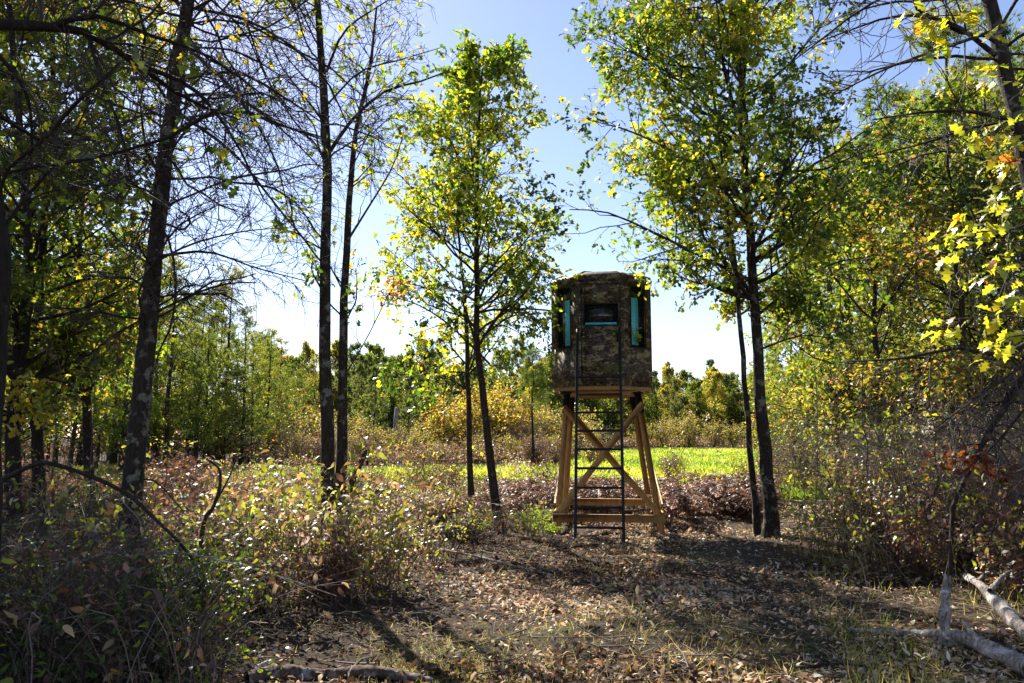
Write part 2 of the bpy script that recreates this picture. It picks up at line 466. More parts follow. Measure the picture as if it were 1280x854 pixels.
M['deadwood'] = bark_mat('weathered_deadwood', (0.035, 0.025, 0.02), (0.46, 0.40, 0.35), (0.66, 0.61, 0.57), 0.5, 1.2)
M['logbark'] = bark_mat('rotting_log_bark', (0.03, 0.02, 0.015), (0.17, 0.12, 0.09), (0.42, 0.38, 0.34), 0.5, 0.9)
M['timber'] = timber_mat()
M['camo'] = camo_mat()
M['black_metal'] = plain_mat('black_painted_steel', (0.012, 0.012, 0.013), 0.35, 0.6, 0.3, 60)
M['dark_trim'] = plain_mat('dark_plastic_trim', (0.012, 0.011, 0.010), 0.5, 0, 0.2, 30)
M['cyan_tone'] = plain_mat('flat_cyan', (0.08, 0.52, 0.70), 0.35, 0, 0.2, 25)
M['ground'] = ground_mat()
M['field'] = field_mat()
M['paver'] = plain_mat('grey_concrete', (0.20, 0.18, 0.165), 0.9, 0, 0.25, 25, 0.3)
def glass_mat():
    m, nt, out = newmat('tinted_window'); p = N(nt, 'ShaderNodeBsdfPrincipled', Roughness=0.06)
    p.inputs['Base Color'].default_value = (0.012, 0.013, 0.015, 1); nt.links.new(p.outputs[0], out.inputs[0]); return m
M['glass'] = glass_mat()

# ------------------------------------------------------------------ ground and field
def make_ground():
    xs = np.unique(np.concatenate([np.linspace(-600, -40, 20), np.linspace(-40, -12, 36), np.linspace(-12, 12, 201), np.linspace(12, 40, 36), np.linspace(40, 600, 20)]))
    ys = np.unique(np.concatenate([np.linspace(-30, 2, 12), np.linspace(2, 22, 170), np.linspace(22, 60, 60), np.linspace(60, 900, 24)]))
    X, Y = np.meshgrid(xs, ys); V = np.stack([X, Y, gz(X, Y)], -1).reshape(-1, 3)
    nx = len(xs); i, j = np.meshgrid(np.arange(len(ys) - 1), np.arange(nx - 1), indexing='ij')
    a = (i * nx + j).ravel(); q = np.stack([a, a + 1, a + nx + 1, a + nx], -1)
    o = mesh_obj('ground', V, [q], M['ground'], smooth=True); tag(o, kind='structure')

def field_in(x, y):
    """the food plot: a strip that opens out to the far right"""
    near = 20.5 + 1.2 * np.sin(x * 0.45) + 0.9 * np.sin(x * 1.3 + 1) + 0.6 * np.sin(x * 3.7) + 0.4 * np.sin(x * 8.1 + 2) + np.clip(-x - 6, 0, 40) * 0.10
    far = 43 + 2.5 * np.sin(x * 0.3 + 0.5) + 1.5 * np.sin(x * 1.1) + 0.9 * np.sin(x * 2.9 + 1) + np.clip((x - 3) * 9, 0, 62)
    left = x > -26
    right = x < 12 + (y - 22) * 0.34
    return (y > near) & (y < far) & left & right

def make_field():
    xs = np.arange(-30, 60, 0.6); ys = np.concatenate([np.arange(18, 60, 0.5), np.arange(60, 112, 1.0)])
    X, Y = np.meshgrid(xs, ys); Z = gz(X, Y) + 0.012
    V = np.stack([X, Y, Z], -1).reshape(-1, 3); nx = len(xs)
    i, j = np.meshgrid(np.arange(len(ys) - 1), np.arange(nx - 1), indexing='ij')
    a = (i * nx + j).ravel(); q = np.stack([a, a + 1, a + nx + 1, a + nx], -1)
    c = V[q].mean(1); q = q[field_in(c[:, 0], c[:, 1])]
    u, inv = np.unique(q, return_inverse=True)
    o = mesh_obj('field', V[u], [inv.reshape(-1, 4)], M['field'], smooth=True); tag(o, kind='structure')
    r = rg(5); n = 150000
    y = 20 + 90 * r.random(n) ** 2.0; x = r.uniform(-1, 1, n) * (y * 0.75)
    k = field_in(x, y); x, y = x[k], y[k]; n = len(x)
    p = np.stack([x, y, gz(x, y)], -1)
    d = r.normal(0, 0.55, (n, 3)); d[:, 2] = 1.0
    nr = r.normal(0, 1, (n, 3)); sc = np.clip(y / 30, 0.8, 2.2)
    fl = LF(3, 0.35)
    c = pal_field([(0.10, 0.14, 0.02), (0.17, 0.24, 0.028), (0.24, 0.31, 0.033), (0.32, 0.36, 0.045), (0.38, 0.34, 0.10)], fl, p, r)
    b = Buf(); leaves(b, BLADE, p, d, nr, r.uniform(0.12, 0.30, n), c, 0.16 * sc)
    o = b.build('field_grass', M['grass']); tag(o, 'bright yellow green low crop covering the clearing', 'grass', kind='stuff')
make_ground(); make_field()

# ------------------------------------------------------------------ the hunting blind
def make_blind():
    cx, cy = float(hx(751.5, 15.0)), 15.0
    rz = -math.atan2(cx, cy)
    root = thing('hunting_blind', 'octagonal camouflage hunting blind raised on splayed timber legs with cross braces', 'hunting blind', (cx, cy, 0), rz=rz)
    Z0, Z1 = 2.66, 4.70
    AF = 0.945                       # half across flats
    CR = AF / math.cos(PI / 8)
    def corner(k, r=CR): a = -PI / 2 - PI / 8 + k * PI / 4; return np.array([r * math.cos(a), r * math.sin(a)])
    # floor deck
    b = Buf()
    ring0 = np.array([[*corner(k, CR * 0.985), 2.55] for k in range(8)]); ring1 = ring0.copy(); ring1[:, 2] = Z0 + 0.01
    b.add(np.vstack([ring0, ring1]), [(k, (k + 1) % 8, 8 + (k + 1) % 8, 8 + k) for k in range(8)] + [(0, 1, 2, 3), (3, 4, 5, 6), (6, 7, 0, 3)])
    b.build('floor_deck', M['timber'], root, color=False)
    for yy in (-0.62, 0.0, 0.62):
        b = Buf(); beam(b, (-0.80, yy, 2.505), (0.80, yy, 2.505), 0.045, 0.09, (0, 0, 1)); b.build('floor_joist', M['timber'], root, color=False)
    # eight wall panels; 0 is the door side facing the ladder
    def rect_panel(w, z0, z1, holes, th):
        """panel in its own plane: x across, z up, with rectangular openings"""
        xs = sorted({-w / 2, w / 2, *[h[0] for h in holes], *[h[1] for h in holes]}); zs = sorted({z0, z1, *[h[2] for h in holes], *[h[3] for h in holes]})
        bb = Buf()
        for i in range(len(xs) - 1):
            for j in range(len(zs) - 1):
                mx_, mz = (xs[i] + xs[i + 1]) / 2, (zs[j] + zs[j + 1]) / 2
                if any(h[0] < mx_ < h[1] and h[2] < mz < h[3] for h in holes): continue
                bm_box(bb, (mx_, 0, mz), ((xs[i + 1] - xs[i]) / 2, th / 2, (zs[j + 1] - zs[j]) / 2))
        return bb
    side = 2 * AF * math.tan(PI / 8)
    for k in range(8):
        a = -PI / 2 + k * PI / 4
        nx, ny = math.cos(a), math.sin(a)
        ax = np.array([[-ny, nx, 0], [nx, ny, 0], [0, 0, 1.0]])     # rows: along, outward, up
        org = np.array([nx * AF, ny * AF, 0])
        def put(bb, name, mat, parent, off=0.0):
            for i in range(len(bb.V)): bb.V[i] = bb.V[i] @ ax + org + np.array([nx, ny, 0]) * off
            return bb.build(name, mat, parent, color=False)
        if k == 0: holes = [(-0.31, 0.31, 3.76, 4.15)]
        elif k in (1, 7): holes = [(-0.22, 0.14, 3.36, 4.52)] if k == 7 else [(-0.16, 0.22, 3.36, 4.52)]
        elif k in (3, 5): holes = [(-0.17, 0.17, 3.36, 4.52)]
        else: holes = [(-0.26, 0.26, 3.6, 4.2)]
        wall = put(rect_panel(side - 0.004, Z0 - 0.04, Z1, holes, 0.03), 'wall_panel', M['camo'], root)
        h = holes[0]
        # window frame, tinted pane and a flat cyan strip set in front of it
        fb = Buf(); t = 0.022
        for (x0, x1, z0, z1) in ((h[0] - t, h[1] + t, h[3], h[3] + t), (h[0] - t, h[1] + t, h[2] - t, h[2]), (h[0] - t, h[0], h[2], h[3]), (h[1], h[1] + t, h[2], h[3])):
            bm_box(fb, ((x0 + x1) / 2, 0.017, (z0 + z1) / 2), ((x1 - x0) / 2, 0.008, (z1 - z0) / 2), None, None, 0.003)
        put(fb, 'window_frame', M['dark_trim'], wall)
        gb = Buf(); bm_box(gb, ((h[0] + h[1]) / 2, -0.008, (h[2] + h[3]) / 2), ((h[1] - h[0]) / 2 + 0.005, 0.003, (h[3] - h[2]) / 2 + 0.005))
        put(gb, 'window_pane', M['glass'], wall)
        if k in (0, 1, 7):
            sb = Buf()
            if k == 0: bm_box(sb, (0, 0.0, 3.785), (0.295, 0.003, 0.020))
            elif k == 7: bm_box(sb, (0.06, 0.0, 3.84), (0.075, 0.003, 0.44))
            else: bm_box(sb, (-0.055, 0.0, 3.85), (0.10, 0.003, 0.45))
            o = put(sb, 'cyan_strip', M['cyan_tone'], wall); o['label'] = 'flat cyan strip on the window'
        if k == 0:
            db = Buf()                      # door seams and hinges
            for (x0, x1, z0, z1) in ((-0.36, 0.36, 4.53, 4.55), (-0.37, -0.352, 2.72, 4.55), (0.352, 0.37, 2.72, 4.55), (-0.36, 0.36, 2.702, 2.72)):
                bm_box(db, ((x0 + x1) / 2, 0.018, (z0 + z1) / 2), ((x1 - x0) / 2, 0.005, (z1 - z0) / 2))
            put(db, 'door_seam', M['dark_trim'], wall)
            hb = Buf()
            bm_box(hb, (0.30, 0.032, 3.5), (0.014, 0.014, 0.07), None, None, 0.004)
            put(hb, 'door_handle', M['black_metal'], wall)
            for zz in (2.95, 3.6, 4.4):
                hh = Buf(); bm_box(hh, (-0.352, 0.025, zz), (0.02, 0.006, 0.05), None, None, 0.003); put(hh, 'hinge', M['black_metal'], wall)
        # corner bead covering the joint
        c0 = corner(k)
        cb = Buf(); tubes(cb, np.array([[*c0 * 1.004, Z0 - 0.04], [*c0 * 1.004, Z1]]), np.array([0.016, 0.016]), 6); cb.build('corner_bead', M['camo'], root, color=False)
    # domed roof with an overhanging rim
    b = Buf(); prof = [(0.985, 4.60), (1.045, 4.61), (1.055, 4.67), (1.02, 4.73), (0.80, 4.82), (0.45, 4.88), (0.12, 4.90)]
    rings = [[[*corner(k, CR * r), z] for k in range(8)] for r, z in prof]
    V = np.array(rings).reshape(-1, 3); q = []
    for i in range(len(prof) - 1):
        for k in range(8): q.append((i * 8 + k, i * 8 + (k + 1) % 8, (i + 1) * 8 + (k + 1) % 8, (i + 1) * 8 + k))
    V = np.vstack([V, [0, 0, 4.905]]); n = len(V) - 1; t = [((len(prof) - 1) * 8 + k, (len(prof) - 1) * 8 + (k + 1) % 8, n) for k in range(8)]
    b.add(V, q, t); rf = b.build('roof', M['camo'], root, color=False)
    for k in range(8):
        rb = Buf(); c = corner(k, 1)
        P = np.array([[*(c * CR * 1.02), 4.735], [*(c * CR * 0.8), 4.827], [*(c * CR * 0.45), 4.887], [*(c * CR * 0.12), 4.907]])
        tubes(rb, P, np.full(4, 0.012), 5); rb.build('roof_rib', M['camo'], rf, color=False)
    # legs: splayed square timbers on steel brackets
    top = {(-1, -1): (-0.66, -0.63), (1, -1): (0.66, -0.63), (-1, 1): (-0.62, 0.63), (1, 1): (0.62, 0.63)}
    bot = {(-1, -1): (-0.83, -1.02), (1, -1): (1.02, -1.02), (-1, 1): (-0.80, 1.02), (1, 1): (0.98, 1.02)}
    def legp(k, z):
        f = (2.52 - z) / 2.52; return np.array([top[k][0] + (bot[k][0] - top[k][0]) * f, top[k][1] + (bot[k][1] - top[k][1]) * f, z])
    for k in top:
        b = Buf(); beam(b, legp(k, 2.40), legp(k, -0.10), 0.11, 0.09, (0, 1, 0), 0.006); lg = b.build('leg', M['timber'], root, color=False)
        b = Buf(); p = legp(k, 2.42)
        beam(b, legp(k, 2.52), legp(k, 2.12), 0.128, 0.106, (0, 1, 0), 0.004)
        bm_box(b, (p[0], p[1], 2.50), (0.10, 0.09, 0.012))
        b.build('steel_bracket', M['black_metal'], lg, color=False)
    # cross braces and rails on every side
    def board(name, p, q_, w, th, up): b = Buf(); beam(b, p, q_, w, th, up, 0.004); return b.build(name, M['timber'], root, color=False)
    fo = np.array([0, -0.085, 0.0]); fo2 = np.array([0, -0.125, 0.0])
    board('cross_brace', legp((-1, -1), 2.24) + fo + (-0.04, 0, 0), legp((1, -1), 0.33) + fo, 0.115, 0.038, (0, 1, 0))
    board('cross_brace', legp((1, -1), 2.24) + fo2 + (0.05, 0, 0.06), legp((-1, -1), 0.33) + fo2, 0.115, 0.038, (0, 1, 0))
    board('horizontal_rail', legp((-1, -1), 0.32) + (-0.11, -0.17, -0.08), legp((1, -1), 0.32) + (0.11, -0.17, -0.08), 0.14, 0.04, (0, 1, 0))
    board('cross_brace', legp((-1, 1), 2.2) - fo, legp((1, 1), 0.33) - fo, 0.115, 0.038, (0, 1, 0))
    board('horizontal_rail', legp((-1, 1), 0.34) + (-0.1, 0.13, 0), legp((1, 1), 0.34) + (0.1, 0.13, 0), 0.14, 0.04, (0, 1, 0))
    for s in (-1, 1):
        o = np.array([s * 0.085, 0, 0])
        board('side_rail', legp((s, -1), 0.32) + o + (0, -0.1, -0.05), legp((s, 1), 0.32) + o + (0, 0.1, -0.05), 0.04, 0.14, (0, 0, 1))
        board('cross_brace', legp((s, -1), 0.45) + o * 1.0, legp((s, 1), 2.05) + o * 1.0, 0.038, 0.09, (1, 0, 0) if False else (0, -0.6, 1))
    # ladder: two steel tubes with rungs
    ld = thing('ladder', 'black steel ladder leaning up to the door of the blind', 'ladder', (cx, cy, 0), rz=rz)
    def lp(s, z): f = z / 3.95; return np.array([s * (0.395 - 0.012 * f) - 0.045, -2.28 + 1.12 * f + (0.0 if z < 3.9 else 0.0), z])
    def lpx(s, z): p = lp(s, z); p[0] += -0.03 * (1 - z / 3.95); return p
    for s in (-1, 1):
        b = Buf(); zs = [-0.06, 1.0, 2.0, 3.0, 3.55]
        P = [lpx(s, z) for z in zs] + [lpx(s, 3.66) + (0, 0.08, 0), lpx(s, 3.66) + (0, 0.22, 0)]
        tubes(b, np.array(P), np.full(len(P), 0.026), 8); b.build('rail', M['black_metal'], ld, color=False, smooth=True)
    for i in range(9):
        z = 0.20 + 0.318 * i
        b = Buf(); tubes(b, np.array([lpx(-1, z), lpx(1, z)]), np.full(2, 0.021), 8); b.build('rung', M['black_metal'], ld, color=False, smooth=True)
    # flat stones the ladder stands on
    c, s_ = math.cos(rz), math.sin(rz)
    for s in (-1, 1):
        p = lpx(s, 0.0); w = np.array([cx + c * p[0] - s_ * p[1], cy + s_ * p[0] + c * p[1]])
        b = Buf(); bm_box(b, (w[0] - 0.02, w[1], float(gz(*w)) - 0.005), (0.15, 0.11, 0.03), None, None, 0.012)
        o = b.build('concrete_paver', M['paver'], color=False); tag(o, 'flat grey concrete paver under a foot of the ladder', 'paver', 'pavers under the ladder')
make_blind()

# ------------------------------------------------------------------ trees
GREENS = [(0.035, 0.068, 0.014), (0.06, 0.10, 0.016), (0.10, 0.14, 0.019), (0.18, 0.20, 0.024), (0.26, 0.22, 0.03)]
YGREENS = [(0.05, 0.09, 0.014), (0.09, 0.14, 0.016), (0.15, 0.20, 0.02), (0.24, 0.25, 0.025), (0.32, 0.27, 0.03)]
AUTUMN = [(0.06, 0.10, 0.016), (0.10, 0.15, 0.018), (0.16, 0.20, 0.02), (0.27, 0.25, 0.03), (0.34, 0.20, 0.03), (0.26, 0.08, 0.025)]
TW = np.array([0.05, 0.038, 0.03]); TWP = np.array([0.16, 0.125, 0.105])

def trunk_path(px_pts, Y0, Y1=None, n=26, wob=0.0, seed=0):
    """trunk through pixels, from depth Y0 at its foot to Y1 at the top"""
    Y1 = Y0 if Y1 is None else Y1
    k = len(px_pts); P = np.array([at(x, y, Y0 + (Y1 - Y0) * i / (k - 1)) for i, (x, y) in enumerate(px_pts)])
    P[0, 2] = float(gz(P[0, 0], P[0, 1])) - 0.10
    P = catmull(P, n)
    if wob: P[1:] += np.cumsum(rg(seed).normal(0, wob, (n - 1, 3)) * np.array([1, 1, 0]), 0)
    return P

def taper(n, r0, r1, flare=0.45):
    t = np.linspace(0, 1, n); return (r0 + (r1 - r0) * t) * (1 + flare * np.exp(-t * n * 0.9))

def plant_tree(name, label, bark, stems, limbs, twigs, crown, group=None, cat='tree', leafmat='leaf', base=None, twigname='branchwork'):
    """stems: list of (P, R); limbs/twigs: list of (P, R); crown: Buf"""
    b0 = stems[0][0][0] if base is None else base
    loc = np.array([b0[0], b0[1], float(gz(b0[0], b0[1]))])
    root = thing(name, label, cat, loc, group)
    for i, (P, Rd) in enumerate(stems):
        b = Buf(); tubes(b, P, Rd, 12, bump=0.035, seed=i)
        b.build('trunk', M[bark], root, loc, smooth=True, color=False)
    if limbs:
        b = Buf()
        for P, Rd in limbs: tubes(b, P, Rd, 6)
        tag(b.build('limb', M[bark], root, loc, smooth=True, color=False), kind='stuff')
    if twigs:
        b = Buf()
        for P, Rd, c in twigs: tubes(b, P, Rd, 3, c, cap=False)
        tag(b.build(twigname, M['twig'], root, loc), kind='stuff')
    if crown is not None and crown.n: crown.build('crown', M[leafmat], root, loc)
    return root

def resample(pts, n=9): return catmull(pts, n)

def broadleaf(seed, stems, prof, n1, k2, k3, leaf, lsize, cols, lpt=5, ang1=(45, 75), up1=0.06, tr1=(0.25, 0.98), extra=None, up2=0.03, len2=0.45, len3=0.38, spread=0.06, noise=0.55, fld=None, keep=1.0, upn=0.6):
    """limbs along each stem (length from prof(t)), boughs and twigs on them, leaves on the twigs"""
    r = rg(seed); limbs = []; twigs = []; crown = Buf()
    fld = fld or LF(seed + 1, 1.1)
    L1 = []; R1 = []
    for si, (P, Rd) in enumerate(stems):
        nn = n1 if np.isscalar(n1) else n1[si]
        if nn == 0: continue
        pf = prof if callable(prof) else prof[si]
        Q, RR = spawn(P[None], Rd[None], nn, r, tr1, ang1, lambda t, i: pf(t), up1, 0.12, 9, 0.5, 0.006, 0.2)
        L1.append(Q); R1.append(RR)
    if extra:
        for pts, r0, r1 in extra: L1.append(resample(pts)[None]); R1.append(np.linspace(r0, r1, 9)[None])
    L1 = np.concatenate(L1); R1 = np.concatenate(R1)
    ln = np.linalg.norm(L1[:, -1] - L1[:, 0], axis=1)
    limbs.append((L1, R1))
    L2, R2 = spawn(L1, R1, k2, r, (0.2, 1.0), (30, 65), lambda t, i: np.maximum(ln[i] * len2 * (1.15 - 0.6 * t), 0.25), up2, 0.16, 6, 0.6, 0.004, 0.3)
    limbs.append((L2, R2))
    l2 = np.linalg.norm(L2[:, -1] - L2[:, 0], axis=1)
    L3, R3 = spawn(L2, R2, k3, r, (0.2, 1.0), (25, 65), lambda t, i: np.clip(l2[i] * len3 * 1.5, 0.15, 0.6), 0.02, 0.2, 4, 0.6, 0.0025, 0.4)
    twigs.append((L3, R3, TW))
    K = L3 if keep >= 1 else L3[r.random(len(L3)) < keep]
    foliage(crown, K, lpt, r, leaf, lsize, cols, fld, (0.5, 1.0), spread * 0.7, 0.2, upn, noise)
    foliage(crown, L2, max(1, lpt // 2), r, leaf, lsize, cols, fld, (0.4, 1.0), spread, 0.2, upn, noise)
    return limbs, twigs, crown

# --- young oak with two stems beside the blind
def oak_by_blind():
    A = trunk_path([(626, 664), (617, 600), (606, 500), (599, 400), (597, 300), (598, 210), (601, 130), (606, 72)], 14.0, 14.2, wob=0.012, seed=1)
    B = trunk_path([(591, 640), (589, 560), (588, 470), (585, 380), (580, 310), (572, 250)], 16.4, 15.6, wob=0.012, seed=2)
    st = [(A, taper(26, 0.088, 0.012)), (B, taper(26, 0.072, 0.016))]
    def pa(t): return np.interp(t, [0.3, 0.45, 0.6, 0.8, 1.0], [1.3, 2.5, 2.2, 1.3, 0.7])
    def pb(t): return np.interp(t, [0.3, 0.6, 1.0], [1.2, 2.3, 1.0])
    ex = [([at(612, 455, 14), at(560, 405, 13.8), at(520, 380, 13.5), at(488, 372, 13.3)], 0.022, 0.006),
          ([at(605, 470, 14), at(570, 465, 13.9), at(530, 468, 13.7), at(490, 480, 13.5)], 0.02, 0.006),
          ([at(603, 420, 14), at(640, 395, 14.1), at(668, 400, 14.1), at(690, 420, 14.1)], 0.02, 0.006)]
    cols = [(0.035, 0.07, 0.014), (0.06, 0.105, 0.016), (0.10, 0.155, 0.018), (0.17, 0.22, 0.02), (0.22, 0.26, 0.022), (0.27, 0.26, 0.025)]
    limbs, tw, cr = broadleaf(11, st, [pa, pb], [52, 18], 8, 5, OAKLITE, 0.125, [tuple(v * 1.2 for v in c) for c in cols], 4, tr1=(0.36, 0.99), up1=0.07, extra=ex, spread=0.05, noise=0.6)
    r = rg(15)
    for c0, n in ((at(486, 368, 13.3), 60), (at(500, 355, 13.4), 30), (at(562, 270, 13.5), 30)):
        p = c0 + r.normal(0, 1, (n, 3)) * (0.14, 0.14, 0.10); leaves(cr, OAKLITE, p, r.normal(0, 1, (n, 3)), r.normal(0, 1, (n, 3)), r.uniform(0.08, 0.12, n), pal([(0.34, 0.12, 0.03), (0.36, 0.22, 0.03), (0.30, 0.26, 0.03)], r, n))
    plant_tree('oak_tree', 'young oak with two slim stems and yellow green leaves beside the blind', 'brownbark', st, limbs, tw, cr)
oak_by_blind()

# --- larger oak right of the path
def oak_path():
    A = trunk_path([(963, 674), (958, 600), (949, 520), (942, 430), (936, 330), (931, 220), (928, 110), (922, 20), (918, -60), (915, -120)], 13.0, 13.3, wob=0.012, seed=3)
    B = trunk_path([(948, 660), (940, 590), (930, 500), (922, 400), (914, 320), (900, 220), (885, 120), (872, 40)], 13.3, 13.0, wob=0.012, seed=4)
    st = [(A, taper(26, 0.118, 0.03, 0.5)), (B, taper(26, 0.06, 0.015))]
    def pa(t): return np.interp(t, [0.25, 0.4, 0.6, 0.8, 1.0], [1.2, 2.2, 3.0, 2.6, 1.5])
    def pb(t): return np.interp(t, [0.3, 0.6, 1.0], [0.9, 2.0, 1.6])
    ex = [([at(937, 350, 13), at(880, 322, 12.7), at(820, 292, 12.4), at(760, 266, 12.2), at(712, 262, 12.1)], 0.035, 0.008),
          ([at(930, 250, 13), at(860, 200, 12.8), at(790, 165, 12.6), at(735, 150, 12.5)], 0.035, 0.008),
          ([at(930, 180, 13), at(860, 110, 12.9), at(800, 70, 12.9), at(765, 60, 12.9)], 0.03, 0.008),
          ([at(940, 400, 13), at(990, 360, 13.2), at(1040, 330, 13.3), at(1090, 320, 13.5)], 0.03, 0.008),
          ([at(942, 440, 13), at(1000, 420, 12.7), at(1050, 425, 12.5)], 0.022, 0.006)]
    cols = [(0.025, 0.05, 0.013), (0.04, 0.075, 0.014), (0.06, 0.105, 0.016), (0.10, 0.15, 0.018), (0.17, 0.21, 0.022), (0.26, 0.24, 0.03)]
    limbs, tw, cr = broadleaf(21, st, [pa, pb], [78, 22], 8, 5, OAKLITE, 0.122, [tuple(v * 1.15 for v in c) for c in cols], 6, tr1=(0.39, 0.99), up1=0.05, ang1=(48, 85), extra=ex, spread=0.07, noise=0.55)
    plant_tree('oak_tree', 'tall oak with a leaning lichen spotted trunk at the edge of the leafy path', 'bark', st, limbs, tw, cr)
oak_path()

# --- bare-branched helper: dead, drooping fine branchwork
def bare(seed, stems, n1, prof, tr1, k2=6, k3=4, up1=-0.03, ang1=(55, 95), extra=None, len2=0.5, leafk=0, lsize=0.09, cols=None, leaf=OAKLITE, tint=TW, up2=-0.03, lkeep=0.3, wig=0.12):
    r = rg(seed); L1 = []; R1 = []
    for si, (P, Rd) in enumerate(stems):
        nn = n1 if np.isscalar(n1) else n1[si]
        if nn == 0: continue
        Q, RR = spawn(P[None], Rd[None], nn, r, tr1, ang1, lambda t, i: prof(t), up1, wig * 1.5, 9, 0.28, 0.005, 0.25)
        L1.append(Q); R1.append(np.minimum(RR, 0.012))
    if extra:
        for pts, r0, r1 in extra: L1.append(resample(pts)[None]); R1.append(np.linspace(r0, r1, 9)[None])
    L1 = np.concatenate(L1); R1 = np.concatenate(R1); ln = np.linalg.norm(L1[:, -1] - L1[:, 0], axis=1)
    L2, R2 = spawn(L1, R1, k2, r, (0.15, 1.0), (25, 60), lambda t, i: np.maximum(ln[i] * len2 * (1.2 - 0.7 * t), 0.2), up2, 0.22, 7, 0.5, 0.0052, 0.45)
    l2 = np.linalg.norm(L2[:, -1] - L2[:, 0], axis=1)
    L3, R3 = spawn(L2, R2, k3, r, (0.15, 1.0), (25, 60), lambda t, i: np.clip(l2[i] * 0.5, 0.1, 0.55), -0.02, 0.26, 5, 0.6, 0.0032, 0.6)
    crown = Buf()
    if leafk:
        K = L3[r.random(len(L3)) < lkeep]
        foliage(crown, K, leafk, r, leaf, lsize, cols, LF(seed + 2, 0.9), (0.3, 1.0), 0.04, 0.25, 0.5, 0.6)
    return [(L1, R1)], [(L2, R2, tint), (L3, R3, tint)], crown

# --- lichen-spotted tree with dead branches, left
def left_tree():
    A = trunk_path([(150, 790), (156, 720), (168, 600), (180, 480), (192, 385), (205, 270), (218, 160), (232, 60), (246, -40), (262, -160), (276, -300)], 7.3, 7.9, n=34, wob=0.006, seed=5)
    st = [(A, taper(34, 0.108, 0.05, 0.5))]
    ex = [([at(190, 330, 7.5), at(240, 305, 7.6), at(300, 290, 7.7), at(350, 285, 7.9)], 0.014, 0.005),
          ([at(200, 320, 7.5), at(260, 315, 7.4), at(320, 335, 7.3), at(385, 352, 7.2)], 0.016, 0.005),
          ([at(228, 95, 7.7), at(300, 92, 7.6), at(360, 125, 7.4), at(405, 155, 7.3)], 0.022, 0.006),
          ([at(222, 140, 7.6), at(290, 190, 7.3), at(340, 250, 7.2), at(380, 300, 7.1)], 0.02, 0.005),
          ([at(226, 120, 7.6), at(290, 120, 7.9), at(350, 160, 8.1), at(420, 230, 8.3)], 0.02, 0.005),
          ([at(234, 60, 7.7), at(290, 110, 7.4), at(340, 190, 7.1), at(360, 260, 7.0)], 0.018, 0.005),
          ([at(205, 260, 7.5), at(160, 230, 7.4), at(110, 240, 7.2), at(60, 290, 7.1)], 0.016, 0.005),
          ([at(240, 10, 7.7), at(320, 30, 7.6), at(400, 90, 7.4), at(440, 170, 7.3)], 0.02, 0.006)]
    limbs, tw, cr = bare(31, st, 78, lambda t: np.interp(t, [0.3, 0.5, 0.8, 1], [1.0, 1.9, 2.4, 1.8]), (0.36, 0.96), 11, 6, -0.06, (50, 95), ex)
    root = plant_tree('maple_tree', 'lichen spotted grey trunk with bare drooping dead branches standing in the brush', 'bark', st, limbs, tw, None)
    # its green crown, high above
    r = rg(33); T = A[-12:]; Rr = np.full((1, 12), 0.05)
    Q, RR = spawn(T[None], Rr, 26, r, (0.2, 1.0), (50, 85), 1.7, 0.05, 0.12, 8, 0.4, 0.006)
    Q2, R2 = spawn(Q, RR, 7, r, (0.2, 1), (30, 60), 0.7, 0.03, 0.15, 5, 0.6, 0.004)
    b = Buf(); foliage(b, Q2, 7, r, OAKLITE, 0.10, YGREENS, LF(34, 0.9), (0.1, 1), 0.12)
    foliage(b, Q, 4, r, OAKLITE, 0.10, YGREENS, LF(34, 0.9), (0.4, 1), 0.12)
    tb = Buf(); tubes(tb, Q, RR, 5, TW); tubes(tb, Q2, R2, 3, TW); loc = np.array(root.location)
    tag(tb.build('top_branchwork', M['twig'], root, loc), kind='stuff'); b.build('crown', M['leaf'], root, loc)
left_tree()

